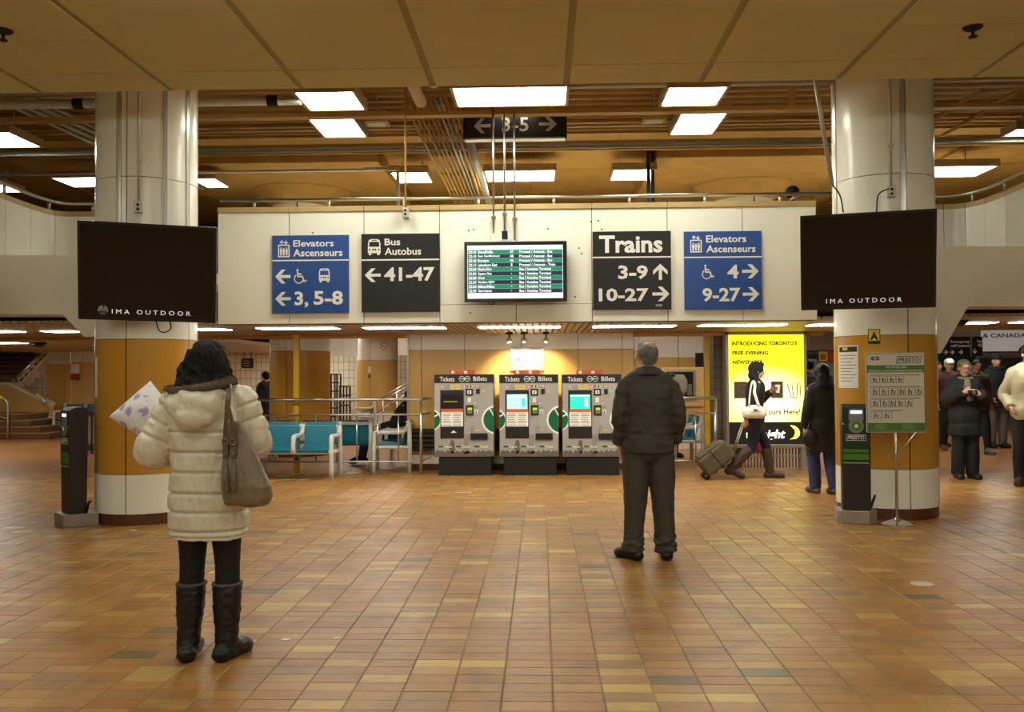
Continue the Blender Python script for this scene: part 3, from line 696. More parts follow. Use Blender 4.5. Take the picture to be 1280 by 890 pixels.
# ================================================================== wayfinding signs on the balcony
SBLUE = mat('sign_blue', srgb(38,78,150), 0.35); SBLACK = mat('sign_black', srgb(24,23,22), 0.4)
YS = YB-0.004
def bus_icon(B, x0, y0, x1, y1, bg):
    w = x1-x0; h = y1-y0
    def P(u,v): return (x0+u*w, y0+v*h)
    B.poly([P(.12,.05),P(.3,0),P(.7,0),P(.88,.05),P(.95,.25),P(.97,.88),P(.03,.88),P(.05,.25)], WHITEL, 2, 'bus_pictogram')
    B.rect(*P(.1,.86), *P(.28,1), WHITEL, 2, 'bus_pictogram'); B.rect(*P(.72,.86), *P(.9,1), WHITEL, 2, 'bus_pictogram')
    B.poly([P(.15,.17),P(.85,.17),P(.88,.48),P(.12,.48)], bg, 3, 'bus_window'); B.rect(*P(.32,.06), *P(.68,.11), bg, 3, 'bus_window')
    for u in (.16,.84): B.disc(*P(u,.66), w*0.06, bg, 3, 'bus_lamp')
    for u in (.42,.58): B.disc(*P(u,.66), w*0.07, bg, 3, 'bus_lamp')
def lift_icon(B, x0, y0, x1, y1, bg):
    w = x1-x0; h = y1-y0
    def P(u,v): return (x0+u*w, y0+v*h)
    B.strokes([[P(.05,.28),P(.95,.28),P(.95,1),P(.05,1),P(.05,.28)]], 1.4, WHITEL, 2, 'lift_pictogram')
    B.strokes([[P(.32,.22),P(.32,0)],[P(.18,.12),P(.32,0),P(.46,.12)],[P(.68,0),P(.68,.22)],[P(.54,.1),P(.68,.22),P(.82,.1)]], 1.2, WHITEL, 2, 'lift_pictogram')
    for u in (.26,.5,.74):
        B.disc(*P(u,.47 if u != .5 else .52), w*0.07, WHITEL, 2, 'lift_pictogram'); B.poly([P(u-.11,.54),P(u+.11,.54),P(u+.07,.93),P(u-.07,.93)], WHITEL, 2, 'lift_pictogram')
def chair_icon(B, x0, y0, x1, y1):
    w = x1-x0; h = y1-y0
    def P(u,v): return (x0+u*w, y0+v*h)
    B.disc(*P(.3,.08), w*0.09, WHITEL, 2, 'wheelchair_pictogram')
    arc = [P(.42+.36*math.cos(R_(a)), .66+.34*math.sin(R_(a))) for a in range(-25,-260,-18)] if False else [P(.4+.34*math.cos(R_(a)), .67+.31*math.sin(R_(a))) for a in range(20,245,15)]
    B.strokes([arc], 1.6, WHITEL, 2, 'wheelchair_pictogram')
    B.strokes([[P(.3,.2),P(.33,.52),P(.68,.52),P(.82,.86),P(.98,.8)],[P(.32,.34),P(.6,.36)]], 1.9, WHITEL, 2, 'wheelchair_pictogram')
B = Board('wayfinding_sign','blue elevators sign with wheelchair and bus symbols, reading 3, 5-8','sign',341,294.5,436.5,391.5,YS,0.03,SBLUE)
B.rect(341,325,436.5,326.6,WHITEL,1,'divider_line'); lift_icon(B,348.5,301,363,321,SBLUE)
B.text('Elevators',367.5,300.5,418,308.8,WHITEL); B.text('Ascenseurs',367.5,311.8,429,321,WHITEL)
B.arrow(345,337,364,354.5,'L',WHITEL); chair_icon(B,368,336.5,384,354.5); bus_icon(B,399,336,413.5,353.5,SBLUE)
B.arrow(345,365,364.5,382,'L',WHITEL); B.text('3,',369,364.5,386.5,385,WHITEL,bold=0.03); B.text('5-8',393,364,429.5,381.5,WHITEL,bold=0.03)
B = Board('wayfinding_sign','black bus sign reading 41-47 with a left arrow','sign',452.5,292.5,549.5,390,YS,0.03,SBLACK)
B.rect(452.5,324.2,549.5,326,WHITEL,1,'divider_line'); bus_icon(B,460,299,477,319,SBLACK)
B.text('Bus',481.5,298.5,501,307,WHITEL); B.text('Autobus',481.5,310,527,319.2,WHITEL)
B.arrow(456.5,335.5,476.5,352.5,'L',WHITEL); B.text('41-47',481,334.5,543.5,352,WHITEL,bold=0.03)
B = Board('wayfinding_sign','black trains sign reading 3-9 and 10-27','sign',741,289.5,838.5,387,YS,0.03,SBLACK)
B.rect(741,321,838.5,322.8,WHITEL,1,'divider_line'); B.text('Trains',749,294.5,828,316.5,WHITEL,bold=0.03)
B.text('3-9',772.5,332,809.5,349.5,WHITEL,bold=0.03); B.arrow(816,330.5,834,350.5,'U',WHITEL)
B.text('10-27',748,360.5,810,377,WHITEL,bold=0.03); B.arrow(815,359,836,377,'R',WHITEL); B.rect(819,381,827,383.3,GREYL,1,'maker_mark')
B = Board('wayfinding_sign','blue elevators sign with wheelchair symbol, reading 4 and 9-27','sign',855,289.5,951.5,387,YS,0.03,SBLUE)
B.rect(855,321,951.5,322.6,WHITEL,1,'divider_line'); lift_icon(B,862.5,295,877,315,SBLUE)
B.text('Elevators',882.5,294.5,932.5,303.5,WHITEL); B.text('Ascenseurs',882.5,307,944,316,WHITEL)
chair_icon(B,876.5,331,892,349); B.text('4',908.5,331.5,922.5,348.5,WHITEL,bold=0.03); B.arrow(927,331,947.5,348.5,'R',WHITEL)
B.text('9-27',877,360,924.5,377.5,WHITEL,bold=0.03); B.arrow(927.5,359.5,948,377,'R',WHITEL)
# ================================================================== departures screen
TVB = mat('screen_bezel_black', srgb(14,14,14), 0.25, spec=0.6)
def em(name, c, k): return mat(name, tuple(v*0.2 for v in c), 0.4, emit=c, estr=k)
DK = 1.0
E_G = em('display_green', srgb(20,140,98), DK); E_N = em('display_navy', srgb(38,40,66), DK); E_W = em('display_white', srgb(245,246,250), DK*1.15); E_LG = em('display_pale_green', srgb(150,205,185), DK)
B = Board('departures_screen','lit departures screen with green and navy rows on the balcony front','screen',581,302.5,708.5,377.5,YB-0.09,0.07,TVB,part='casing',bevel=0.006)
sc = B.rect(585,307.5,703.5,373.5,E_W,1,'display')
rows = [('22:10','Stouffville','47','Proceed / Avancez - Bus'),('22:10','East Gwillimbury','48','Proceed / Avancez - Bus'),('22:10','Brampton','46','Proceed / Avancez - Bus'),('22:13','Lakeshore East','5','Proceed / Avancez - Train'),('22:20','Maple-King','-','Bus / Autobus Terminal'),('22:20','Square One','-','Bus / Autobus Terminal'),('22:20','Unger','-','Bus / Autobus Terminal'),('22:30','Hamilton QEW','-','Bus / Autobus Terminal'),('22:30','Milton/Milex','-','Bus / Autobus Terminal'),('22:30','Georgetown','-','Bus / Autobus Terminal')]
y = 313.0
for k,(a,b,c,d) in enumerate(rows):
    B.rect(585.6,y,703,y+5.25,E_G if k%2==0 else E_N,2,'display_row'); y0=y+0.9; y1=y+4.4
    B.text(a,586.6,y0,596,y1,E_W,3,bold=0.03,name='display_lettering'); B.text(b,598,y0,598+len(b)*1.72,y1+(0.7 if 'p' in b or 'q' in b or 'g' in b else 0),E_W,3,bold=0.03,name='display_lettering')
    if c == '-': B.rect(639,y+2.3,640.4,y+3.1,E_W,3,'display_lettering')
    else: B.text(c,640-len(c)*1.2,y0,640+len(c)*1.2,y1,E_W,3,bold=0.03,name='display_lettering')
    B.text(d,649.5,y0,649.5+len(d)*1.78,y1,E_W,3,bold=0.03,name='display_lettering'); y += 5.38
B.text('GO',587,309,592,312,E_G,2,name='display_lettering'); B.text('Departures',594,309.2,608,312,E_LG,2,name='display_lettering'); B.text('Platform',634,309.2,647,311.6,E_LG,2,name='display_lettering'); B.text('Information',650,309.2,674,311.6,E_LG,2,name='display_lettering'); B.text('1 / 1 22:07',690,368.5,701,370.5,E_LG,2,name='display_lettering')
G().box(-0.3,0.3,0.0,0.09,0.2,0.5).build('wall_bracket', BLACKP, B.root)
a = B.p(614,379); G().tube([(a[0]-0.05,-0.02,0.01),(a[0],-0.02,-0.03),(a[0]+0.06,-0.02,0.01)],0.005,n=6,sub=4).build('cable', BLACKP, B.root, smooth=True)
# ================================================================== the two big dark televisions
SCR = mat('dark_glossy_screen', srgb(16,13,12), 0.08, spec=0.5)
CAPT = mat('caption_white', srgb(235,235,232), 0.5, emit=srgb(225,225,222), estr=0.55); CAPB = mat('caption_black', srgb(4,4,4), 0.3); LOGO = mat('caption_logo_grey', srgb(150,148,144), 0.5)
def tv(label, tl, tr, bl, ys, cap, logo):
    TL = D(*tl,ys[0]); TR = D(*tr,ys[1]); BL = D(*bl,ys[2])
    u = (TR-TL); w_ = u.length; u.normalize(); v = TL-BL; v = v-u*v.dot(u); h_ = v.length; v.normalize(); n = u.cross(v)   # n points to the viewer? local -y
    mx = Matrix(((u.x,-n.x,v.x,0),(u.y,-n.y,v.y,0),(u.z,-n.z,v.z,0),(0,0,0,1)))
    mx = Matrix.Translation(TL-v*h_+u*w_/2) @ mx
    B = Board('television', label, 'television', 0,0,175,122, 0, 0.0, None, mx=mx, wh=(w_,h_))
    G().box(-w_/2,w_/2,0,0.075,0,h_).build('casing', TVB, B.root, bevel=0.008)
    B.rect(3.6,3.4,171.4,117,SCR,0.6,'screen'); 
    x0,x1 = cap; B.rect(x0-2,107.2,x1+2,114.2,CAPB,2,'caption_strip'); B.text('I M A   O U T D O O R',x0,108,x1,113.6,CAPT,3,bold=0.0,name='caption_lettering')
    if logo:
        for a in (95,215,335): 
            c = B.p(31,109.5); k = B.w/175
            B.poly([(c[0],c[1])]+circ(c[0],c[1],6.5*k,8,a,a+100), LOGO if a != 215 else mat('caption_logo_dark', srgb(96,94,92), 0.5), 2, 'caption_logo', raw=True)
    G().box(-0.18,0.18,0.075,0.26,h_*0.35,h_*0.65).build('wall_bracket', BLACKP, B.root)
    return B
TVL = tv('large black television captioned IMA OUTDOOR with a grey emblem, on the left column',(96,275),(271,284.5),(97,399),(8.50,8.86,8.66),(42,142),True)
TVR = tv('large black television captioned IMA OUTDOOR without emblem, on the right column',(1000,270),(1171.5,260.5),(1006,388),(8.80,8.44,8.95),(34,132),False)
a = TVL.p(108,123); G().tube([(a[0]-0.08,0.03,0.0),(a[0]-0.05,0.02,-0.09),(a[0],0.02,-0.11),(a[0]+0.06,0.02,-0.07),(a[0]+0.05,0.03,0.0)],0.006,n=6,sub=5).build('cable', BLACKP, TVL.root, smooth=True)
a = TVR.p(100,0); G().tube([(a[0],0.03,a[1]),(a[0]+0.02,0.1,a[1]+0.16),(a[0]+0.12,0.2,a[1]+0.21)],0.007,n=6,sub=5).build('cable', BLACKP, TVR.root, smooth=True)
# ================================================================== ticket machines
STEELP = mat('machine_silver_paint', srgb(176,174,166), 0.38, metal=0.35, var=0.04, vscale=3)
MBLK = mat('machine_black', srgb(26,25,25), 0.4); GGREEN = mat('emblem_green', srgb(0,98,62), 0.4); ORNG = mat('orange_print', srgb(214,96,36), 0.45)
PAPER = mat('paper_white', srgb(236,232,224), 0.7); YELP = mat('yellow_print', srgb(230,206,50), 0.5); REDP = mat('red_print', srgb(190,36,30), 0.5); GREYP = mat('grey_print', srgb(120,118,112), 0.6)
TREE = mat('silhouette_grey', srgb(104,98,88), 0.5)
KEYG = mat('key_green_lit', srgb(150,190,40), 0.4, emit=srgb(150,200,40), estr=0.6)
SCA = mat('display_dark_violet', srgb(22,12,18), 0.2, emit=srgb(42,22,34), estr=0.6)
SCB = mat('display_pale_cyan', srgb(120,230,220), 0.3, emit=srgb(150,250,240), estr=1.6)
SCC = mat('display_teal', srgb(30,190,150), 0.3, emit=srgb(40,215,175), estr=1.2)
SCW = mat('display_cyan_mark', srgb(220,255,250), 0.3, emit=srgb(220,255,250), estr=1.6)
YK = F(660,594.5).y
def machine(dx, label, which):
    dy = -0.9 if which == 0 else (0 if which == 1 else 0)
    def X(v): return v
    B = Board('ticket_machine', label, 'ticket machine', 543+dx, 468, 617+dx, 595.5, YK, 0.0, None)
    o = dx
    b = G().box(-B.w/2,B.w/2,0,0.6,B.p(0,571)[1],B.h-0.0).build('body', STEELP, B.root, bevel=0.012)
    a0=B.p(548+o,0)[0]; a1=B.p(614+o,0)[0]
    G().box(a0,a1,0.03,0.55,0,B.p(0,571.5)[1]).build('plinth', MBLK, B.root, bevel=0.006)
    hd = B.block(543+o,468,617+o,478.5,-0.2,0.012,MBLK,'header')
    B.th = 0.012
    B.text('Tickets',550+o,470.8,568.5+o,476.8,WHITEL,1,bold=0.012,parent=hd); B.text('Billets',592+o,470.6,609+o,476.4,WHITEL,1,bold=0.012,parent=hd)
    for cx in (577.6,584.6):
        B.disc(cx+o,473.6,3.6,WHITEL,0.6,'emblem_ring',hd); B.disc(cx+o,473.6,3.0,GGREEN,1.2,'emblem',hd)
    B.rect(575.8+o,473.2,586.5+o,474,WHITEL,1.8,'emblem_bar',parent=hd)
    B.th = 0.0
    tp = G().box(B.p(561+o,0)[0],B.p(594+o,0)[0],0.05,0.08,B.h,B.p(0,462.5)[1]).build('topper', ORNG, B.root)
    for q in (564,580): G().box(B.p(q+o,0)[0],B.p(q+4+o,0)[0],0.046,0.05,B.p(0,467)[1],B.p(0,463.5)[1]).build('topper_print', WHITEL, tp)
    # display side
    B.block(550.5+o,487.5,580+o,548,-0.01,0.012,MBLK,'display_frame',bevel=0.006); B.th = 0.012
    B.rect(552.8+o,493,578+o,511,(SCA,SCB,SCC)[which],1,'display')
    if which == 0: B.rect(555+o,501.6,572+o,502.2,KEYG,2,'display_text')
    else: B.rect(553.5+o,494,577+o,495.6,SCW,2,'display_text'); B.rect(571+o,498,575+o,508,SCW if which==2 else SCC,2,'display_panel')
    B.rect(551.8+o,511,579+o,515,ORNG,1,'instruction_heading'); sh = B.rect(551.8+o,515,579+o,533,PAPER,1,'instruction_sheet')
    for yy in (517,519,521,524,526,528,531):
        for xx in (553.5,566.5): B.rect(xx+o,yy,xx+10.5-(yy%3)+o,yy+0.7,GREYP,2,'printed_line',parent=sh)
    if which == 0: B.poly([(563.5+o,541),(567+o,538),(571+o,541)],WHITEL,1,'printed_symbol')
    B.th = 0.0
    # right hand controls
    for x,y in ((552.5,483.5),(580,483.4),(598,482.8),(594.2,503.5),(598,537.5)):
        B.disc(x+o,y,2.1,REDP,1,'number_badge'); B.disc(x+o,y,1.5,WHITEL,2,'number_badge'); B.rect(x-0.45+o,y-0.9,x+0.45+o,y+0.9,REDP,3,'number_badge')
    B.rect(563.5+o,480.8,575.5+o,486,YELP,1,'yellow_label'); 
    for q in (482,484): B.rect(565+o,q,574+o,q+0.6,GREYP,2,'printed_line')
    for q in (481.5,483.5,485.3): B.rect(556.5+o,q,562.5+o,q+0.7,GREYP,1,'printed_line')
    for q,m in ((583.4,REDP),(585.6,YELP),(587.8,mat('blue_print',srgb(50,70,150),0.5)),(589.6,YELP)): B.rect(q+o,481.5,q+1.8+o,484.5,m,1,'card_label')
    cr = B.block(582.5+o,486,591.5+o,494.5,0,0.02,MBLK,'card_slot',bevel=0.004); B.th=0.02; B.rect(584.4+o,488,589.6+o,492.5,PAPER,1,'slot_label',parent=cr); B.rect(586+o,489,588+o,491.6,GREYP,2,'slot_label',parent=cr); B.th=0
    B.block(595.5+o,486.2,600+o,492.5,0,0.02,MBLK,'coin_slot',bevel=0.003); B.rect(603+o,488.4,606+o,490.4,YELP,1,'yellow_label')
    B.rect(584.8+o,497,588.8+o,503,PAPER,1,'paper_label')
    kp = B.block(582.5+o,506.5,592+o,519,0,0.025,MBLK,'card_terminal',bevel=0.005); B.th=0.025; B.rect(584.7+o,509.6,590.4+o,512.8,KEYG,1,'terminal_display',parent=kp); B.rect(584.7+o,513.5,590.4+o,517,GREYP,1,'keypad',parent=kp); B.th=0
    B.rect(593.4+o,512.5,597.5+o,517,PAPER,1,'paper_label'); B.poly([(594.2+o,516.4),(595.4+o,513.4),(596.6+o,516.4)],MBLK,2,'printed_symbol')
    for q in (508,509.6): B.rect(593.4+o,q,598+o,q+0.6,GREYP,1,'printed_line')
    for q in (533,535,537,539): B.rect(588+o,q,593.6+o,q+0.7,GREYP,1,'printed_line')
    B.rect(592+o,537.5,594.4+o,539.6,YELP,1,'yellow_label')
    tr = B.block(588+o,541.5,609.5+o,549.5,0,0.03,MBLK,'ticket_tray',bevel=0.005); B.th=0.03; B.rect(590+o,543,607.5+o,548,DARK,1,'tray_opening',parent=tr); B.th=0
    # big green emblems running over both edges
    def seg(cx, cy, r, xa, xb, m, layer, nm):
        pts = []
        for k in range(48):
            a = 2*math.pi*k/48; x = min(max(cx+r*math.cos(a), xa), xb); pts.append((x+o, cy+r*1.0*math.sin(a)))
        B.poly(pts, m, layer, nm)
    seg(538,525,14,543.2,552,WHITEL,1,'emblem_ring'); seg(538,525,12.2,543.2,550.2,GGREEN,2,'emblem')
    B.poly([(543.2+o,519.6),(549.2+o,516.2),(549.8+o,517.6),(543.2+o,521.6)],WHITEL,3,'emblem_bar')
    seg(620,525,18,600,616.8,WHITEL,1,'emblem_ring'); seg(620,525,15.6,602,616.8,GGREEN,2,'emblem')
    B.poly([(611.5+o,511.2),(613+o,510.6),(616.8+o,518),(616.8+o,521)],WHITEL,3,'emblem_bar')
    # landscape print
    pts = [(543.5,570.5),(543.5,566)]; rr = random.Random(5)
    for k in range(40): pts.append((544+k*1.8, 566.5-abs(math.sin(k*0.9))*2.6-rr.uniform(0,2)))
    pts += [(616.6,565),(616.6,570.5)]; B.poly([(x+o,y) for x,y in pts],TREE,1,'skyline_print')
    for x,h,ww in ((565,550,4.2),(583,543,3.2)):
        if x == 565: B.poly([(x-1+o,567),(x-ww*.8+o,562),(x-ww+o,558),(x-ww*.5+o,554),(x-1.5+o,h),(x+2+o,h+0.6),(x+ww*.8+o,554.5),(x+ww*.7+o,558.5),(x+ww+o,562),(x+1.2+o,567)],TREE,1,'skyline_print')
        else: B.rect(x-ww+o,h,x+ww+o,567,mat('silhouette_pale',srgb(148,144,136),0.5),1,'skyline_print')
    for q in (548,570,593): B.rect(q+o,557.2,q+6+o,559.4,GGREEN,2,'go_mark'); B.text('Transit',q+7+o,557,q+17+o,559.6,WHITEL,2,bold=0.03)
    return B
machine(0,'ticket machine with a dark display, left of the three','dark' and 0)
machine(81.3,'ticket machine with a pale cyan display, middle of the three',1)
machine(160,'ticket machine with a teal display, partly behind the man in the suit',2)
# heater strips behind the machines
ht = thing('baseboard_heater','dark slatted heater on the wall behind the ticket machines','heater',((mx0+mx1)/2,YM-0.01,0.3)); hw=(mx1-mx0)/2-0.03
G().box(-hw,hw,-0.02,0.0,0,0.36).build('back_plate', MBLK, ht)
for k in range(5): G().box(-hw,hw,-0.09,-0.02,0.01+k*0.075,0.045+k*0.075).build('slat', mat('heater_slat',srgb(60,54,48),0.5), ht)
# lit wall sign with three spot lamps
B = Board('wall_sign','brightly lit white sign with a left arrow above the middle ticket machine','sign',638,434.5,680,463.5,YM-0.004,0.06,mat('sign_frame_grey',srgb(150,140,126),0.4,metal=0.5),part='frame',bevel=0.006)
SGW = mat('sign_face_lit', srgb(240,232,215), 0.4, emit=(1.0,0.92,0.78), estr=1.5)  # spotlit brightness of the face put into its emission
B.rect(642,437.5,675.5,460,SGW,1,'face'); B.poly([(643.5,449.5),(650,445.5),(650,453)],mat('sign_brown',srgb(96,70,50),0.5),2,'arrow'); B.text('WAY',660,440,674,445,mat('sign_brown',srgb(96,70,50),0.5),2,bold=0.03); B.text('SUBWAY',653,448,674,452,YELP,2)
for px,l in ((636.5,'left of three clamp spotlights above the lit wall sign'),(655,'middle of three clamp spotlights above the lit wall sign'),(682.5,'right of three clamp spotlights above the lit wall sign')):
    q = D(px,424,13.75); t = thing('spotlight', l, 'spotlight', (q.x,13.75,q.z))
    G().box(-0.05,0.05,-0.03,0.03,SZ-q.z-0.035,SZ-q.z).build('clamp', BLACKP, t); G().tube([(0,0,SZ-q.z-0.02),(0,0,0.0)],0.012,n=8).build('arm', BLACKP, t)
    G().ball((0,0,-0.012),0.042,n=14,m=8).build('head', STEEL, t, smooth=True); G().lathe([(0.001,0),(0.028,0.0)],(0,0.0),12,z0=-0.052).build('lens', LAMPL, t)
    L = bpy.data.lights.new('spot_bulb','SPOT'); L.energy = 60; L.color = (1.0,0.80,0.52); L.spot_size = R_(95); L.spot_blend = 0.8; L.shadow_soft_size = 0.03
    lo = bpy.data.objects.new('spot_bulb', L); COL.objects.link(lo); lo.parent = t; lo.location = (0,0.02,-0.075)
    lo.rotation_euler = (R_(38),0,0)
# ================================================================== steel guard rails
def guard(label, px0, px1, Y, pick, ret=None):
    zt = D(430,499.5,Y).z; zm = D(430,518.5,Y).z; zb = D(430,577,Y).z
    x0 = D(px0,500,Y).x; x1 = D(px1,500,Y).x
    t = thing('guard_rail', label, 'railing', ((x0+x1)/2,Y,0)); c=(x0+x1)/2
    G().tube([(x0-c,0,zt),(x1-c,0,zt)],0.024,n=10).build('top_rail', STEEL, t, smooth=True)
    G().tube([(x0-c,0,zm),(x1-c,0,zm)],0.014,n=8).build('mid_rail', STEEL, t, smooth=True); G().tube([(x0-c,0,zb),(x1-c,0,zb)],0.014,n=8).build('bottom_rail', STEEL, t, smooth=True)
    for x in (x0,x1): G().tube([(x-c,0,0),(x-c,0,zt)],0.024,n=10).build('post', STEEL, t, smooth=True); 
    for px in pick: G().tube([(D(px,540,Y).x-c,0,zb),(D(px,540,Y).x-c,0,zm)],0.011,n=8).build('picket', STEEL, t, smooth=True)
    if ret:
        x = (x1 if ret > 0 else x0)-c; s = 0.05*ret
        G().tube([(x,0,zt),(x+s,0.75,zt)],0.024,n=10).build('return_rail', STEEL, t, smooth=True); G().tube([(x+s,0.75,0),(x+s,0.75,zt)],0.024,n=10).build('post', STEEL, t, smooth=True)
        G().tube([(x,0,zm),(x+s,0.75,zm)],0.014,n=8).build('return_rail', STEEL, t, smooth=True); G().tube([(x,0,zb),(x+s,0.75,zb)],0.014,n=8).build('return_rail', STEEL, t, smooth=True)
YG = F(527,594.5).y+0.06
guard('steel guard rail around the teal benches left of the ticket machines',316,526,YG,(344,369,395,421,446,472,498),1)
guard('steel guard rail behind the man in the suit, left of the rolling suitcase',800,894,YG+0.1,(820,845,869.5),None)
# ================================================================== benches
TEAL = mat('bench_teal', srgb(16,108,128), 0.32, var=0.06, vscale=5); BWHT = mat('bench_white_tube', srgb(206,206,196), 0.4, var=0.05, vscale=8)
def bench(label, loc, rz, n, group=None):
    t = thing('bench', label, 'bench', loc, rz); W = 0.56
    for k in range(n):
        x = (k-(n-1)/2)*W
        prof = [(-0.24,0.395),(-0.235,0.43),(0.16,0.40),(0.20,0.42),(0.30,0.80),(0.285,0.815),(0.18,0.445),(0.155,0.43),(-0.2,0.455),(-0.25,0.44)]
        g = G(); vs=[]; fs=[]; m=len(prof)
        for xx in (x-0.235,x+0.235): vs += [(xx,y,z) for y,z in prof]
        fs = [tuple(range(m)),tuple(range(2*m-1,m-1,-1))]+[(i,i+m,(i+1)%m+m,(i+1)%m) for i in range(m)]
        # face order may flip; the shell is closed and thin
        G().add(vs,fs).build('seat', TEAL, t, bevel=0.008)
    x0=-n*W/2; x1=n*W/2
    G().tube([(x0,-0.2,0.40),(x1,-0.2,0.40)],0.03,n=10).build('front_rail', BWHT, t, smooth=True); G().tube([(x0,0.3,0.76),(x1,0.3,0.76)],0.03,n=10).build('back_rail', BWHT, t, smooth=True)
    for k in range(n+1):
        x = x0+k*W; end = k in (0,n)
        arm = [(x,0.3,0.76),(x,0.22,0.64),(x,-0.16,0.63),(x,-0.23,0.58),(x,-0.24,0.0 if end else 0.40)]
        G().tube(arm,0.034,n=10,sub=3).build('arm_frame', BWHT, t, smooth=True)
        if end: G().tube([(x,0.32,0.0),(x,0.32,0.74),(x,0.28,0.78)],0.034,n=10,sub=2).build('rear_leg', BWHT, t, smooth=True)
        G().tube([(x,-0.24,0.40),(x,0.3,0.40)],0.026,n=8).build('side_rail', BWHT, t, smooth=True)
    return t
b0 = F(415,600); W=0.56
bench('teal bench facing the viewer in front of the guard rail, beside the woman in white', (b0.x-1.5*W, b0.y+0.2, 0), 0, 3)
bench('teal bench turned away, back to back behind the one facing the viewer', (b0.x-1.5*W+0.35, b0.y+1.45, 0), math.pi, 3)
b1 = F(468,593)
bench('bench seen end-on inside the guard rail with a person slumped on it', (b1.x+0.2, b1.y+1.0, 0), R_(-90), 3)
bench('teal bench by the mustard wall at the far left, behind the stairs', (D(100,540,22.7).x,22.7,0), 0, 2)
bench('teal bench far behind the guard rail, beside the tiled wall', (D(296,540,21).x,21.0,0), 0, 3)
bench('bench by the tiled wall right of the black rack', (D(440,540,24.0).x+0.3,24.6,0), R_(-90), 2)
bench('bench behind the man in the suit and the right guard rail', (D(866,560,15.4).x-0.25,15.4,0), R_(-90), 2)
# ================================================================== columns and poles in the background
def bg_column(px0, px1, Y, zsplit, label, m=MUST, base=True):
    a=D(px0,500,Y).x; b=D(px1,500,Y).x; r=(b-a)/2; t=thing('round_column', label, 'column', ((a+b)/2,Y,0)); top=3.02
    n=3
    for k in range(n):
        a0=R_(-100+k*120)+0.012; a1=R_(-100+(k+1)*120)-0.012
        G().shell((0,0),r-0.03,r,a0,a1,0.10,0.52,12).build('white_panel',WHITEP,t,auto=True); G().shell((0,0),r-0.03,r,a0,a1,0.525,zsplit,12).build('mustard_panel',m,t,auto=True); G().shell((0,0),r-0.03,r,a0,a1,zsplit+0.006,top,12).build('white_panel',WHITEP,t,auto=True)
    G().lathe([(r-0.032,0),(r-0.032,top)],(0,0),28).build('core',SEAM,t,smooth=True); G().lathe([(r-0.028,0),(r-0.012,0),(r-0.012,0.1),(r-0.028,0.1)],(0,0),28).build('base_ring',BASEBR,t)
    return t
bg_column(338.5,412,17.2,1.985,'mustard column with a white top behind the yellow pole and teal benches', MUST)
t = bg_column(446.5,497,24.7,1.93,'pale mustard column with a no-smoking sign, behind the guard rail', MUSTL)
Yc=24.7; r_=(D(497,500,Yc).x-D(446.5,500,Yc).x)/2
def flat_on(t, px, py, Y, w_, h_, m, nm, dy): 
    q = D(px,py,Y); return G().box(q.x-w_/2-t.location.x,q.x+w_/2-t.location.x,dy-0.01,dy,q.z-h_/2,q.z+h_/2).build(nm,m,t)
q=D(480,433,24.15); g=G(); ci=circ(q.x-t.location.x,q.z,0.09,20); co=circ(q.x-t.location.x,q.z,0.07,20)
G().prism(ci,-0.565,-0.56).build('no_smoking_sign',REDP,t); G().prism(co,-0.572,-0.566).build('no_smoking_face',WHITEP,t); G().box(-0.05,0.05,-0.577,-0.573,-0.012,0.012,Matrix.Translation((q.x-t.location.x,0,q.z))@Matrix.Rotation(R_(40),4,'Y')).build('no_smoking_bar',REDP,t); G().box(q.x-t.location.x-0.04,q.x-t.location.x+0.04,-0.577,-0.573,q.z-0.01,q.z+0.012).build('no_smoking_bar',BLACKP,t)
flat_on(t,462.5,462,24.2,0.09,0.16,PAPER,'paper_notice',-0.56); flat_on(t,462.3,470.5,24.2,0.07,0.10,mat('alarm_red',srgb(150,50,20),0.5),'alarm_box',-0.56)
# yellow poles
for px,py,l in ((371,593,'yellow square pole standing among the teal benches'),(884.5,586,'yellow square pole left of the advertising box')):
    q=F(px,py); t=thing('yellow_pole', l, 'pole', (q.x,q.y,0)); G().box(-0.04,0.04,-0.04,0.04,0.012,SZ-0.005).build('shaft', mat('pole_yellow',srgb(196,154,24),0.4,var=0.05), t); G().box(-0.075,0.075,-0.075,0.075,0,0.012).build('foot_plate', STEEL, t)
# black racks near the tile wall
def rack(px0,px1,y0,y1,Y,label,m,n):
    B=Board('storage_rack',label,'rack',px0,y0,px1,y1,Y,0.0,None); w2=B.w/2
    base=B.root.location.z; B.root.location.z=0; h=B.h+base
    for sx in (-w2,w2-0.04):
        for sy in (0,0.46): G().box(sx,sx+0.04,sy,sy+0.04,0,h).build('upright',m,B.root)
    for k in range(n): z=0.1+k*(h-0.14)/(n-1); G().box(-w2,w2,0,0.5,z,z+0.035).build('shelf',m,B.root)
rack(413,422,467,530,25.3,'tall black rack against the tiled wall',BLACKP,7)
rack(424,434,482,532,25.4,'lower dark metal shelf unit beside the tall black rack',mat('dark_metal',srgb(74,66,58),0.5,metal=0.5),5)
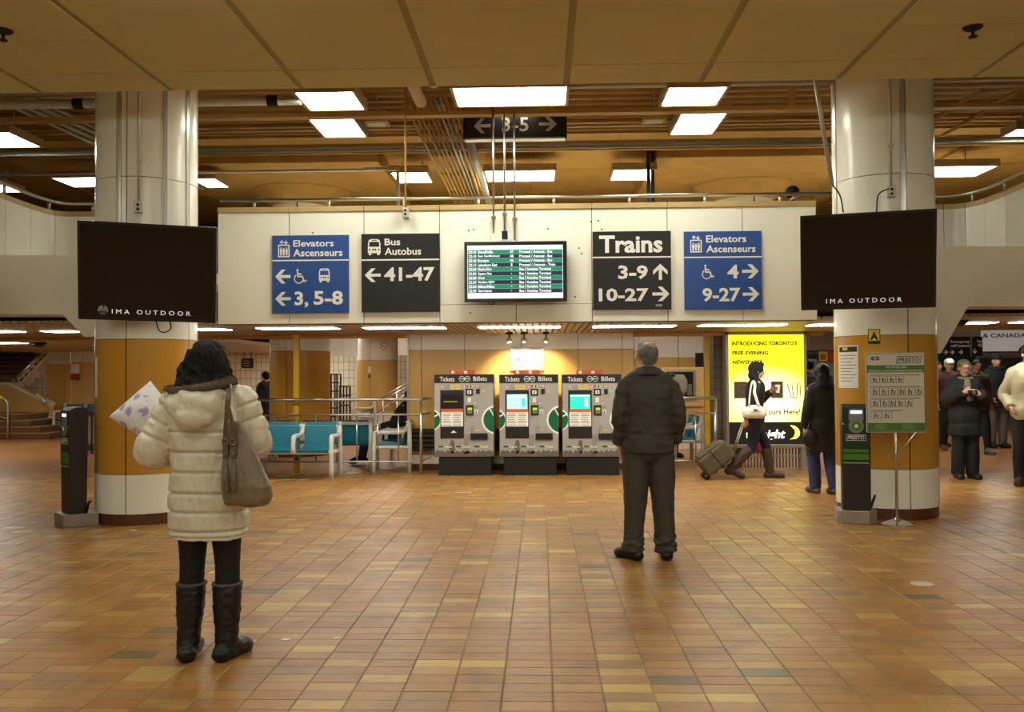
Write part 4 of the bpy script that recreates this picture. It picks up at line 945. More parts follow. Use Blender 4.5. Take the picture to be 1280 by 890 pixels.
# ================================================================== backlit advertising box
YA = F(960,587).y
ALU = mat('aluminium_frame', srgb(176,172,164), 0.35, metal=0.7, var=0.04)
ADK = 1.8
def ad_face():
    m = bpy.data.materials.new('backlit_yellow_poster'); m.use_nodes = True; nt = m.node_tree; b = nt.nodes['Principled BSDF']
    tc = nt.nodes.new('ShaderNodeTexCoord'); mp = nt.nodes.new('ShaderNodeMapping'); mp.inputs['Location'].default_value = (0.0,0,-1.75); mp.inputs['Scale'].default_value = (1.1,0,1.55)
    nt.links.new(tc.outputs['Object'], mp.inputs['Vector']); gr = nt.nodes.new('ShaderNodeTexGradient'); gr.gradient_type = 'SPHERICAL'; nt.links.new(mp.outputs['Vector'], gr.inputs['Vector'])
    rp = nt.nodes.new('ShaderNodeValToRGB'); e = rp.color_ramp.elements; e[0].position = 0.12; e[0].color = (*srgb(238,224,26),1); e[1].position = 0.75; e[1].color = (*srgb(255,252,200),1)  # pale centre paints the hot spot of the backlight into colour and emission
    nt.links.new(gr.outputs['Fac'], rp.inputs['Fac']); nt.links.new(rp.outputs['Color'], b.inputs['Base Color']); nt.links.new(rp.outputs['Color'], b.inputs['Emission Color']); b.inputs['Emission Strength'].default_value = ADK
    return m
B = Board('advertising_box','tall backlit yellow poster box for a free evening newspaper','advertising sign',907.5,413.5,1008.5,590.5,YA,0.0,None)
zb = B.p(0,559)[1]
G().box(-B.w/2,B.w/2,0.0,0.22,zb,B.h).build('cabinet', ALU, B.root, bevel=0.01)
B.th = 0.0
for a in ((907.5,413.5,1008.5,418.5),(907.5,555.5,1008.5,560),(907.5,413.5,911,560),(1005,413.5,1008.5,560)): B.block(*a,-0.01,0.025,ALU,'frame_bar',bevel=0.004)
B.th = 0.004
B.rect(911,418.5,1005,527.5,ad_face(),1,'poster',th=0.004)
ABK = mat('poster_black', srgb(22,20,18), 0.35, emit=srgb(40,36,26), estr=0.5); AYE = mat('poster_yellow_mark', srgb(250,236,90), 0.4, emit=srgb(250,236,90), estr=1.6); AWH = mat('poster_white_letter', srgb(250,246,236), 0.4, emit=srgb(255,248,230), estr=1.6)
B.rect(911,527.5,1005,556,ABK,1,'poster_band',th=0.004)
INK = mat('poster_ink', srgb(30,28,16), 0.6); INK2 = mat('poster_ink_soft', srgb(70,64,16), 0.6); OLV = mat('poster_ink_olive', srgb(130,110,10), 0.6)
B.text("INTRODUCING TORONTO'S",915.5,426.5,997.5,432,INK,2,bold=0.05); B.text('FREE EVENING',915.8,438.5,961,443.5,INK2,2,bold=0.05); B.text('NEWSPAPER',916,450,955,455.5,OLV,2,bold=0.05)
B.text('Get Yours Here!',938,511,1000,518.5,OLV,2,bold=0.03); B.text('t.o.night',932,537,981,551.5,AWH,2,bold=0.03,shear=0.25)
B.poly([(987,531.5),(993,532.5),(997.5,536),(999.5,540.5),(998.5,545),(994.5,548.5),(986.5,549.5),(991.5,546.5),(993.5,542),(993,537.5)],AYE,2,'moon')
for x0,x1 in ((917.5,934),(964,979)):
    B.rect(x0,477,x1,498,mat('poster_photo_brown',srgb(84,72,48),0.5,emit=srgb(84,72,48),estr=0.4,var=0.5,vscale=14),2,'newspaper_picture'); B.rect(x0,477,x1,479.5,mat('poster_photo_red',srgb(120,40,30),0.5),3,'newspaper_picture')
B.strokes([[(984,479),(989,497),(996,497),(997,479)],[(990,480),(992,496)],[(1000,479),(1001,497)]],1.2,OLV,2,'newspaper_stand_drawing')
B.th=0
for px in (907.5,1001): 
    a=B.p(px,0)[0]; G().box(a,a+0.085,0.02,0.2,0,zb).build('leg', ALU, B.root, bevel=0.005)
G().box(B.p(912,0)[0],B.p(1003,0)[0],0.06,0.09,B.p(0,572)[1],B.p(0,570)[1]+0.01).build('cross_bar', ALU, B.root)
for k in range(22):
    x = B.p(916+k*4.0,0)[0]; G().box(x,x+0.02,0.12,0.14,0.06,zb).build('grille_bar', mat('grille_brown',srgb(120,100,80),0.5,metal=0.4), B.root)
# pier behind the box
q0=D(895,500,14.62).x; q1=D(906,500,14.62).x
def grey_tile():
    m=bpy.data.materials.new('grey_brown_pier_tile'); m.use_nodes=True; nt=m.node_tree; b=nt.nodes['Principled BSDF']; tc=nt.nodes.new('ShaderNodeTexCoord'); sp=nt.nodes.new('ShaderNodeSeparateXYZ'); cb=nt.nodes.new('ShaderNodeCombineXYZ')
    nt.links.new(tc.outputs['Object'],sp.inputs[0]); nt.links.new(sp.outputs[0],cb.inputs[0]); nt.links.new(sp.outputs[2],cb.inputs[1]); br=nt.nodes.new('ShaderNodeTexBrick'); br.offset=0; br.inputs['Scale'].default_value=1; br.inputs['Brick Width'].default_value=0.09; br.inputs['Row Height'].default_value=0.18; br.inputs['Mortar Size'].default_value=0.006
    br.inputs['Color1'].default_value=(*srgb(126,112,86),1); br.inputs['Color2'].default_value=(*srgb(112,98,74),1); br.inputs['Mortar'].default_value=(*srgb(72,60,42),1); nt.links.new(cb.outputs[0],br.inputs['Vector']); nt.links.new(br.outputs['Color'],b.inputs['Base Color']); return m
t=thing('tiled_pier','narrow grey-brown tiled pier behind the left edge of the advertising box','pier',((q0+q1)/2+0.1,14.7,0)); G().box(-0.2,0.22,-0.08,0.3,0.06,SZ).build('shaft',grey_tile(),t); G().box(-0.21,0.23,-0.09,0.31,0,0.06).build('base',BASEBR,t)
# ================================================================== tap-card readers
DGRN = mat('reader_dark_green', srgb(18,56,34), 0.3); LGRN = mat('reader_leaf_green', srgb(70,130,40), 0.4); RBLK = mat('reader_charcoal', srgb(40,36,34), 0.4); RGRY = mat('reader_grey', srgb(140,142,138), 0.35, metal=0.3); RLIT = mat('reader_display_lit', srgb(200,200,250), 0.3, emit=srgb(200,196,255), estr=2.2); SIL = mat('reader_base_silver', srgb(168,162,150), 0.4, metal=0.6, var=0.08)
def reader(label, pb, rz, h, lean=True):
    t = thing('card_reader', label, 'card reader', (pb.x,pb.y,0), rz)
    ch=0.05; w2=0.19; d2=0.16
    G().prism_z([(-w2,-d2+0.04),(-w2+0.03,-d2),(w2-0.08,-d2),(w2,-d2+0.08),(w2,d2),(-w2,d2)],0,0.13).build('base',SIL,t,bevel=0.006)
    pw=0.135
    pr=[(-0.1,0.13),(0.06,0.13),(0.075,h-0.05),(0.05,h),(-0.06,h),(-0.115,h-0.035)]
    g=G(); m=len(pr); vs=[(x,y,z) for x in (-pw,pw) for y,z in pr]; g.add(vs,[tuple(range(m-1,-1,-1)),tuple(range(m,2*m))]+[(i,(i+1)%m,(i+1)%m+m,i+m) for i in range(m)])
    post=g.build('post',RBLK,t,bevel=0.008)
    def fy(z): return -0.1-0.015*(z-0.13)/(h-0.165)-0.001
    def patch(x0,x1,z0,z1,mm,nm,lay=1,par=None): 
        d=0.0015*lay; return G().hexa([(x0,fy(z0)-d,z0),(x1,fy(z0)-d,z0),(x1,fy(z0),z0),(x0,fy(z0),z0),(x0,fy(z1)-d,z1),(x1,fy(z1)-d,z1),(x1,fy(z1),z1),(x0,fy(z1),z1)]).build(nm,mm,par or t)
    f=patch(-pw+0.006,pw-0.02,0.62,h-0.045,DGRN,'front_decal'); patch(-pw+0.006,pw-0.02,0.64,0.70,LGRN,'green_stripe',2); patch(-pw+0.006,pw-0.02,0.715,0.745,LGRN,'green_stripe',2); patch(-pw+0.01,pw-0.02,0.605,0.61,WHITEL,'white_line',2)
    patch(-0.07,0.07,h-0.17,h-0.05,RGRY,'reader_head',3); patch(-0.055,0.055,h-0.095,h-0.065,RLIT,'display',5)
    zc=h-0.22; y=fy(zc)-0.005
    G().prism(circ(0,zc,0.072,24),y-0.006,y+0.004).build('tap_disc',RGRY,t); G().prism(circ(0,zc,0.045,24),y-0.008,y-0.006).build('tap_target',LGRN,t); G().prism(circ(0,zc,0.02,16),y-0.0095,y-0.008).build('tap_symbol',WHITEL,t)
    text_fit('PRESTO',-0.085,0.075,0.845,0.88,fy(0.86)-0.004,WHITEL,t,0.02,0.15)
    g=G()
    for x0,x1,z0,z1 in ((-0.1,0.09,0.832,0.836),(-0.1,0.09,0.889,0.893),(-0.1,-0.096,0.832,0.893),(0.086,0.09,0.832,0.893)): G().box(x0,x1,fy(z0)-0.005,fy(z0)-0.002,z0,z1).build('logo_border',WHITEL,t)
    text_fit('Tap On/Off  Présentez',-0.075,0.075,h-0.325,h-0.312,fy(h-.32)-0.003,WHITEL,t,0.01)
    for s in (-1,1): G().ball((s*(pw-0.012),fy(h-0.2),h-0.2),0.008,n=8,m=6).build('screw',STEEL,t)
    G().tube([(pw+0.01,0.05,0.13),(pw+0.05,0.06,0.24),(pw+0.06,0.08,0.26)],0.014,n=8).build('cable_stub',BLACKP,t,smooth=True)
    return t
hr = 1.20
reader('green tap-card reader post in front of the right column', F(1070,652), R_(-12), hr)
reader('green tap-card reader post left of the left column, seen from its side', F(95,656), R_(-44), 1.21)
# ================================================================== notice on a stand
YN = F(1120,656).y
B = Board('notice_stand','tap-card instruction notice with pictograms on a chrome stand','sign',1082,441,1156,540.5,YN,0.015,mat('notice_white',srgb(214,206,190),0.45),part='board',bevel=0.012)
NG = mat('notice_green',srgb(78,122,52),0.5); NGD = mat('notice_dark_green',srgb(30,78,50),0.5); NINK=mat('notice_ink',srgb(58,54,48),0.6)
zr=B.root.location.z
B.rect(1083.6,456.5,1154.5,465.5,NG,1,'green_band'); B.rect(1083.6,528.5,1154.5,538.6,NG,1,'green_band')
B.strokes([[(1083,442.3),(1155,442.3),(1155,539.2),(1083,539.2),(1083,442.3)]],0.7,NGD,1,'border_line')
for cx in (1091,1096.5): B.disc(cx,448,2.6,NGD,1,'emblem')
B.rect(1090,447.7,1098,448.3,WHITEL,2,'emblem_bar'); B.text('PRESTO',1122.5,447,1149,452.6,NGD,2,bold=0.02,shear=0.15); B.strokes([[(1121.5,445.6),(1152,445.4),(1150.5,453.8),(1120,454),(1121.5,445.6)]],0.8,NGD,1,'logo_border')
B.text('TAP ON/OFF HERE',1107,457.7,1132.5,460.3,WHITEL,2,bold=0.0); B.text('PRÉSENTEZ LA CARTE EN ENTRANT ET EN SORTANT',1085,461.8,1153,464.6,WHITEL,2,bold=0.0)
for y0,n,y1 in ((468.5,(5.2,8,11.5,8.5,8.5),478.5),(483,(11,10.5,12,8,12.5,9),494.5),(497.5,(12,10,8,12,9),508.5),(513,(13,13),523)):
    x=1087.5; B.rect(x,y0,x+min(62,sum(n)*1.5),y0+0.7,NINK,1,'printed_line')
    for k,w_ in enumerate(n if y0 > 470 else (11.5,9.5,10,9.5)):
        B.strokes([[(x,y0+2),(x+w_,y0+2),(x+w_,y1),(x,y1),(x,y0+2)]],0.3,NINK,1,'pictogram_box')
        c=x+w_*0.4; B.disc(c,y0+4.0,0.75,NINK,2,'pictogram_head'); B.strokes([[(c,y0+4.6),(c-0.3,y0+6.8),(c-1.6,y1-0.8)],[(c-0.3,y0+6.8),(c+1.4,y1-0.8)],[(c-1.8,y0+6),(c,y0+5),(c+2,y0+6.2)]],0.8,NINK,2,'pictogram_figure'); B.rect(c+2.6,y0+5.2,c+3.6,y1-0.8,NINK,2,'pictogram_post'); x+=w_+0.4
for x0 in (1092,1126):
    for k in range(5): B.rect(x0,530+k*1.4,x0+13+(k%2)*3,530.5+k*1.4,mat('notice_pale_green',srgb(140,170,120),0.5),2,'printed_line')
pz = -zr; xc = B.p(1120,0)[0]
G().tube([(xc,0.022,pz+0.03),(xc,0.022,0.3)],0.014,n=12).build('pole',STEEL,B.root,smooth=True)
G().lathe([(0.001,0.075),(0.02,0.07),(0.03,0.055),(0.10,0.036),(0.165,0.012),(0.165,0.0)],(xc,0.022),32,z0=pz).build('base_disc',mat('chrome',srgb(222,220,214),0.14,metal=1.0),B.root,auto=True)
G().tube([(xc-0.24,0.018,0.05),(xc,0.018,-0.24)],0.004,n=6).build('brace_wire',STEEL,B.root); G().tube([(xc+0.2,0.018,0.0),(xc,0.018,-0.24)],0.004,n=6).build('brace_wire',STEEL,B.root)
G().box(xc-0.022,xc+0.022,0.004,0.04,-0.27,-0.22).build('clamp',STEEL,B.root)
# ================================================================== papers on the right column
def col_patch(key, px0, px1, py0, py1, m, name, par, off=0.003):
    cx,cy,R = COLS[key]; an=COLS[key+'_ang']; a0=an(px0); a1=an(px1)
    if a1 < a0: a1 += 2*math.pi
    pm=((px0+px1)/2); am=(a0+a1)/2; yy=cy+R*math.sin(am)
    z0=D(pm,py1,yy).z; z1=D(pm,py0,yy).z
    return G().shell((cx,cy),R,R+off,a0,a1,z0,z1,6).build(name,m,par)
def col_thing(key,px0,px1,py0,py1,name,label,cat):
    return thing(name,label,cat,(0,0,0))
t=col_thing('R',0,0,0,0,'paper_notice','white printed paper taped to the right column above the card reader','paper'); col_patch('R',1048.5,1073,432,485,PAPER,'sheet',t)
col_patch('R',1050,1072,433.5,440,INK,'printed_heading',t,0.0038); col_patch('R',1054,1060,434.5,438,YELP,'printed_mark',t,0.0044)
for k in range(9): col_patch('R',1051,1071-(k%3)*3,444+k*4,444.8+k*4,GREYP,'printed_line',t,0.0038)
t=col_thing('R',0,0,0,0,'warning_sticker','small black and yellow warning sticker on the right column','sticker'); col_patch('R',1086,1101,411.5,430,BLACKP,'backing',t); col_patch('R',1087,1100,412.5,426,YELP,'yellow_field',t,0.0038)
cx,cy,R=COLS['R']; an=COLS['R_ang']
g=G(); vs=[]
for px,py in ((1088.3,425),(1098.7,425),(1093.5,413.8)):
    a=an(px); yy=cy+R*math.sin(a); vs.append((cx+(R+0.005)*math.cos(a),cy+(R+0.005)*math.sin(a),D(px,py,yy).z))
g.add(vs,[(0,1,2)]).build('warning_triangle',BLACKP,t)
t=col_thing('L',0,0,0,0,'paper_notice','white paper curling round the left edge of the left column','paper'); col_patch('L',119.2,121.5,446,497,PAPER,'sheet',t)
# ================================================================== litter bin beside the left column
q=F(108,566); t=thing('waste_bin','dark framed waste bin with a clear bag behind the left column','bin',(q.x,q.y,0)); BR=mat('bin_dark_brown',srgb(44,28,24),0.5)
for sx in (-0.22,0.19):
    for sy in (-0.2,0.17): G().box(sx,sx+0.03,sy,sy+0.03,0.0,0.82).build('upright',BR,t)
G().box(-0.25,0.25,-0.23,0.23,0.76,0.86).build('top_frame',BR,t,bevel=0.01); G().box(-0.24,0.24,-0.22,0.22,0.06,0.14).build('bottom_tray',BR,t,bevel=0.01)
BAG=mat('clear_plastic_bag',srgb(216,206,190),0.25,bump=0.6,bscale=9,trans=0.35)
G().rings([(0.15,0,0,0.12,0.11),(0.2,0,0,0.16,0.14),(0.45,0.01,0,0.15,0.14),(0.65,0,0,0.17,0.15),(0.76,0,0,0.19,0.17)],16).build('plastic_bag',BAG,t,smooth=True)
# ================================================================== staircase on the left
STEP=mat('stair_brown',srgb(108,74,44),0.5,var=0.12); NOS=mat('stair_nosing',srgb(160,128,88),0.5)
YSt=F(30,549).y
t=thing('staircase','brown staircase climbing to the left behind a mustard balustrade','staircase',(D(60,549,YSt).x,YSt,0))
ox=t.location.x
xe=[D(p,540,YSt).x-ox for p in (62,50,38,26)]
for k,x in enumerate(xe):
    z=k*0.155; G().box(-6,x,0.0,1.2,z,z+0.13).build('step',STEP,t); G().box(-6,x+0.03,-0.02,1.2,z+0.13,z+0.155).build('nosing',NOS,t)
yb=1.2
def W(px,py,Y): p=D(px,py,Y); return (p.x-ox,p.z)
Yb=YSt+1.2
G().prism([W(62,505,Yb),W(62,520,Yb),W(25,520,Yb),W(-60,520,Yb),W(-60,480,Yb),W(13,480,Yb)],1.2,1.4).build('balustrade_panel',MUSTL,t)
G().prism([W(61.8,520,Yb),W(61.8,540,Yb),W(55,540,Yb),W(24,520,Yb)],1.2,1.4).build('balustrade_skirt',WHITEP,t)
G().prism([W(62.5,503.5,Yb),W(62.5,506.5,Yb),W(12,481.5,Yb),W(-60,481.5,Yb),W(-60,478,Yb),W(14,478,Yb)],1.15,1.45).build('balustrade_cap',CREAM2,t)
for k in range(7):   # upper flight rising to the back
    z=1.30+0.132*k; yy=1.6+0.3*k; xr_=W(22+k*6.3,478,YSt+1.6+0.3*k)[0]
    G().box(-6,xr_,yy,yy+0.3+0.02,z-0.2,z+0.11).build('step',STEP,t); G().box(-6,xr_,yy-0.02,yy+0.3,z+0.11,z+0.135).build('nosing',NOS,t)
P0=D(17,478,YSt+1.6)-t.location; P1=D(60,433,YSt+3.4)-t.location
def beam(g,a,b,wx,h):
    g.hexa([Vector((a.x-wx,a.y,a.z)),Vector((a.x+wx,a.y,a.z)),Vector((a.x+wx,a.y+0.02,a.z)),Vector((a.x-wx,a.y+0.02,a.z)),Vector((b.x-wx,b.y,b.z)),Vector((b.x+wx,b.y,b.z)),Vector((b.x+wx,b.y+0.02,b.z)),Vector((b.x-wx,b.y+0.02,b.z))]); return g
beam(G(),P0,P1,0.09,0.1).build('stringer_cap',WHITEP,t); 
pA=Vector(P0)+Vector((0.15,0.05,0)); pB=Vector(P1)+Vector((0.15,0.05,0)); G().add([pA,(pA.x+0.06,pA.y+0.1,pA.z),(pB.x+0.06,pB.y+0.1,pB.z),pB],[(0,1,2,3)]).build('stringer_edge',MUSTL,t)
G().tube([Vector((P0.x,P0.y-0.03,P0.z+0.02)),Vector((P1.x,P1.y-0.03,P1.z+0.02))],0.025,n=8).build('handrail',STEEL,t,smooth=True)
hp=[D(x,y,YSt+0.9)-t.location for x,y in ((1,473),(16,473),(22,476),(50,496),(55,500),(56,505))]
G().tube(hp,0.03,n=8,sub=2).build('handrail',STEEL,t,smooth=True)
for (a,b) in (((24,477.5),(30,482)),((45,492.5),(51,497))): G().tube([D(*a,YSt+0.88)-t.location,D(*b,YSt+0.88)-t.location],0.036,n=8).build('yellow_tape',YELP,t,smooth=True)
hp=[D(x,y,YSt-0.1)-t.location for x,y in ((-8,492),(3,497),(8,502),(9.5,508),(9.5,552))]; hp[-1].z=0.0
G().tube(hp,0.03,n=8,sub=2).build('handrail',STEEL,t,smooth=True); G().tube([D(-5,494,YSt-0.12)-t.location,D(3,497.5,YSt-0.12)-t.location],0.036,n=8).build('yellow_tape',YELP,t,smooth=True)
hp=[D(x,y,YSt-0.1)-t.location for x,y in ((-8,517),(9,524))]; G().tube(hp,0.02,n=8).build('handrail',STEEL,t,smooth=True)
# dome cameras
for px,py,Y,l in ((48,425,17.0,'black dome camera hanging from the ceiling left of the left column'),(1199,409.5,11.5,'black dome camera hanging under the ceiling right of the right column')):
    q=D(px,py,Y); zt=SZ+0.02 if px<600 else SZ; t=thing('dome_camera',l,'camera',(q.x,Y,zt))
    k=0.14 if px<600 else 0.10
    G().lathe([(0.001,-k*0.75),(k*0.5,-k*0.68),(k*0.85,-k*0.42),(k,-0.02)],(0,0),20).build('dome',mat('dome_black',srgb(10,10,10),0.1),t,smooth=True); G().lathe([(k*1.05,-0.03),(k*1.05,0)],(0,0),20).build('collar',DARK,t)
t=thing('alarm_station','red fire alarm station with a paper label on the far left mustard wall','fire alarm',(D(94,470,23.05).x,23.06,D(94,475,23.05).z)); G().box(-0.1,0.1,-0.05,0.0,0,0.16).build('alarm_box',mat('alarm_red',srgb(150,50,20),0.5),t); G().box(-0.1,0.1,-0.01,0.0,0.18,0.42).build('paper_label',PAPER,t)
# black direction sign on the tiled wall
B=Board('direction_sign','small black direction sign on the tiled wall left of the mustard column','sign',302.5,448,317,460.5,25.6,0.05,SBLACK)
for y in (451,454,457): B.rect(305,y,313,y+0.9,GREYL,1,'sign_lettering')
for px in (305,314): a=B.p(px,448); G().box(a[0],a[0]+0.02,-0.03,-0.01,a[1],a[1]+0.45).build('hanger_rod',BLACKP,B.root)
# stair rails behind the guard rail
t=thing('stair_handrail','slanting steel stair handrail by the pale mustard column behind the guard rail','railing',(0,22.0,0))
for a,b in (((478,497),(511,477.5)),((476,502),(511,482)),((471,516),(511,490))): pa=D(*a,22.0)-t.location; pb=D(*b,22.0)-t.location; G().tube([pa,pb],0.022,n=8).build('rail',STEEL,t,smooth=True)
for px,py in ((496,489),(479,500)): pa=D(px,py-2,22.0)-t.location; pb=D(px,py+26,22.0)-t.location; G().tube([pa,(pa.x,0,0)],0.02,n=8).build('post',STEEL,t,smooth=True)
# fire hose cabinet and counter behind the man
WOODL=mat('light_wood',srgb(214,176,112),0.45,var=0.06)
B=Board('hose_cabinet','wooden counter with a glazed fire hose cabinet behind the man in the suit','cabinet',826,459,880,556,18.2,0.0,None)
B.root.location.z=0; hz=D(850,459,18.2).z
G().box(-B.w/2,B.w/2,0,0.5,0,0.55).build('base',WHITEP,B.root); zc=D(850,505,18.2).z; G().box(-B.w/2,B.w/2,-0.03,0.5,zc-0.05,hz).build('cabinet_body',WOODL,B.root,bevel=0.01); G().box(-B.w/2,B.w/2,0.0,0.5,0.55,zc-0.05).build('panel',MUSTL,B.root)
def lx(px): return D(px,480,18.2).x-B.root.location.x
def lz(py): return D(850,py,18.2).z
G().box(lx(831),lx(869),-0.05,-0.03,lz(501),lz(463)).build('door_frame',ALU,B.root); G().box(lx(833),lx(866),-0.056,-0.05,lz(498),lz(465)).build('door_glass',mat('cabinet_glass',srgb(40,36,32),0.1),B.root)
G().rings([(lz(497),lx(846),-0.06,0.14,0.02),(lz(485),lx(849),-0.06,0.17,0.025),(lz(475),lx(847),-0.06,0.18,0.02),(lz(468),lx(848),-0.06,0.1,0.01)],14).build('hose_bag',mat('hose_grey',srgb(150,140,120),0.7,bump=0.4,bscale=20),B.root,smooth=True)
G().box(lx(858),lx(864),-0.09,-0.056,lz(494),lz(480)).build('valve',STEEL,B.root); G().box(lx(859),lx(862),-0.09,-0.056,lz(497),lz(495)).build('valve_handle',REDP,B.root)
B.root['label']='wooden counter with a glazed fire hose cabinet behind the man in the suit'
t=thing('dark_cabinet','dark doorway strip beside the yellow pole behind the right guard rail','cabinet',(D(877,480,18.8).x,18.85,0)); G().box(-0.1,0.1,0,0.1,0,D(877,441,18.8).z).build('panel',DARK,t,bevel=0.005)
# ================================================================== right background
FARW=mat('far_wall_white',srgb(216,208,192),0.5,var=0.04); FGRN=mat('far_green_panel',srgb(24,112,84),0.4); FBLU=mat('far_blue_grey',srgb(110,116,140),0.5,var=0.05)
YF=30.0
wf=struct('wall_far_right')
def fw(px0,px1,py0,py1,m,nm,dy=0.0,Y=YF):
    a=D(px0,py1,Y); b=D(px1,py0,Y); return G().box(a.x,b.x,Y-dy,Y-dy+0.1,max(a.z,0) if py1<518 else 0,b.z).build(nm,m,wf)
fw(1005,1180,405,530,FARW,'wall_panel'); fw(1168,1218,440,530,FGRN,'green_panel',0.06); fw(1218,1420,440,530,FARW,'wall_panel'); fw(1226,1245,447,530,FBLU,'door_leaf',0.05); fw(1246,1276,447,530,FBLU,'door_leaf',0.05); fw(1277,1420,447,530,FARW,'wall_panel',0.05)
B=Board('station_sign','white fascia sign with dark lettering reading CANADA at the far right','sign',1226,412,1330,441,26.0,0.1,mat('fascia_white',srgb(232,228,222),0.4,emit=srgb(232,228,222),estr=0.25)); FL=mat('fascia_letter',srgb(96,84,70),0.5)
B.text('& CANADA C',1226.5,416.5,1290,422,FL,1,bold=0.02); B.rect(1226,439,1330,441,mat('fascia_blue',srgb(50,52,110),0.5),1,'blue_line')
B=Board('direction_sign','black hanging sign reading Emergency call button with arrows','sign',1168,421,1226,445,20.5,0.08,SBLACK)
B.text('Emergency',1186,425.5,1210,429.5,WHITEL,1); B.text('call button',1186.5,430.3,1210,434,WHITEL,1); B.text('al',1176,426,1180,429.5,WHITEL,1); B.text('Rest',1219.5,425,1225.5,428.5,WHITEL,1); B.text('upp',1220,430,1225.5,434.5,WHITEL,1)
for x in (1177,1185,1196): B.arrow(x,437.5,x+6,443,'R',WHITEL,1)
B.arrow(1213.5,436,1219,442.5,'D',WHITEL,1); B.rect(1210.5,421,1213,445,STEEL,1,'divider')
for px in (1180,1215): a=B.p(px,421); G().tube([(a[0],-0.04,a[1]),(a[0],-0.04,3.02-B.root.location.z)],0.015,n=6).build('hanger_rod',STEEL,B.root)
B=Board('shop_sign','dark shop sign with colourful food pictures beyond the advertising box','sign',1005,438,1046,453,24.0,0.1,SBLACK)
B.text('SELTZ',1008,440,1022,443,mat('shop_green',srgb(90,150,70),0.5),1); B.text('MEAL DEAL',1008,449,1020,452.5,WHITEL,1); B.rect(1022,439.5,1033,452,YELP,1,'food_picture'); B.rect(1024,443,1031,450,mat('food_orange',srgb(190,100,40),0.5,var=0.3,vscale=20),2,'food_picture'); B.rect(1034,439.5,1044,452,REDP,1,'food_picture')
for px in (1010,1040): a=B.p(px,438); G().tube([(a[0],-0.04,a[1]),(a[0],-0.04,3.02-B.root.location.z)],0.015,n=6).build('hanger_rod',STEEL,B.root)
B=Board('shop_counter','glowing shop counter display beyond the advertising box','counter',1012,456,1050,498,26.5,0.5,mat('shop_counter',srgb(150,140,120),0.5)); B.root.location.z=0; B.rect(1016,459,1046,478,mat('shop_glow',srgb(190,230,220),0.4,emit=srgb(200,235,225),estr=0.8),1,'lit_case')

# ================================================================== bits on the floor
q=F(1153,730); t=G().lathe([(0.001,0.004),(0.075,0.004),(0.085,0.001)],(0,0),24).build('floor_plate',mat('plate_pale',srgb(196,180,150),0.5),None,smooth=True); t.location=(q.x,q.y,0.0); tag(t,'pale round cover plate set in the floor at the lower right','floor plate')
for px,py,r,l in ((166,663,.03,'white paper scrap on the floor at the foot of the left column'),(421,798,.018,'tiny white scrap on the floor right of the woman\'s boots'),(357,800,.02,'pale flattened spot of litter nearest the woman\'s boots')):
    q=F(px,py); t=G().prism_z([(-r*1.4,-r*.5),(r*.9,-r*.7),(r*1.5,r*.4),(-r*.6,r*.8)],0.0,0.003).build('paper_scrap',PAPER,None); t.location=(q.x,q.y,0.001); tag(t,l,'litter')
# ================================================================== people
def remesh(g, voxel, smooth_it=4, name='m', mats=None):
    me = g.mesh('tmp', []); o = bpy.data.objects.new('tmp', me); COL.objects.link(o)
    r = o.modifiers.new('r','REMESH'); r.mode = 'VOXEL'; r.voxel_size = voxel; r.adaptivity = 0.0
    if smooth_it:
        s = o.modifiers.new('s','SMOOTH'); s.factor = 0.5; s.iterations = smooth_it
    dg = bpy.context.evaluated_depsgraph_get(); m2 = bpy.data.meshes.new_from_object(o.evaluated_get(dg))
    bpy.data.objects.remove(o); bpy.data.meshes.remove(me)
    m2.name = name; m2.materials.clear()
    for m in (mats if isinstance(mats,(list,tuple)) else [mats]): m2.materials.append(m)
    m2.polygons.foreach_set('use_smooth',[True]*len(m2.polygons)); return m2
def displace(me, fn):
    n = len(me.vertices); co = np.zeros(n*3); me.vertices.foreach_get('co',co); no = np.zeros(n*3); me.vertices.foreach_get('normal',no)
    co = co.reshape(-1,3); no = no.reshape(-1,3); d = fn(co,no); co = co + no*d[:,None]; me.vertices.foreach_set('co',co.ravel()); me.update()
def nz(co, sc, seed=0.0, st=(1,1,1)):
    return np.array([noise.noise((p[0]*sc*st[0]+seed,p[1]*sc*st[1]-seed,p[2]*sc*st[2]+2*seed)) for p in co])
def hand(g, w, d, n, s, side, curl=0.6):
    w = Vector(w); d = Vector(d).normalized(); n = Vector(n); n = (n-d*n.dot(d)).normalized(); l = d.cross(n)*side
    mx = Matrix((d,l,n)).transposed()
    g.ball(w+d*0.045*s, 0.052*s, 0.04*s, 0.017*s, mx=mx)
    for i,L in enumerate((0.068,0.078,0.072,0.056)):
        r0 = w+d*0.082*s+l*(i-1.5)*-0.0205*s; a1 = curl*0.5; a2 = curl*1.2
        p1 = r0+(d*math.cos(a1)+n*math.sin(a1))*L*0.45*s; p2 = p1+(d*math.cos(a2)+n*math.sin(a2))*L*0.33*s; p3 = p2+(d*math.cos(a2*1.4)+n*math.sin(a2*1.4))*L*0.25*s
        g.tube([r0-d*0.02*s,r0,p1,p2,p3],[0.0095*s,0.0095*s,0.009*s,0.008*s,0.006*s],n=8)
    t0 = w+d*0.02*s+l*0.03*s; td=(d*0.75+l*0.5+n*0.35).normalized(); t1=t0+td*0.045*s; t2=t1+(d*0.85+n*0.4+l*0.1).normalized()*0.034*s
    g.tube([t0-td*0.015*s,t0,t1,t2],[0.013*s,0.013*s,0.011*s,0.008*s],n=8)
SKIN = [mat('skin_fair',srgb(204,156,128),0.5,var=0.05,vscale=20), mat('skin_tan',srgb(168,116,82),0.5,var=0.05,vscale=20)]
LIP = mat('lips',srgb(150,84,74),0.5); EYEW = mat('eye_white',srgb(226,222,214),0.3); IRIS = mat('iris_brown',srgb(44,28,18),0.2)
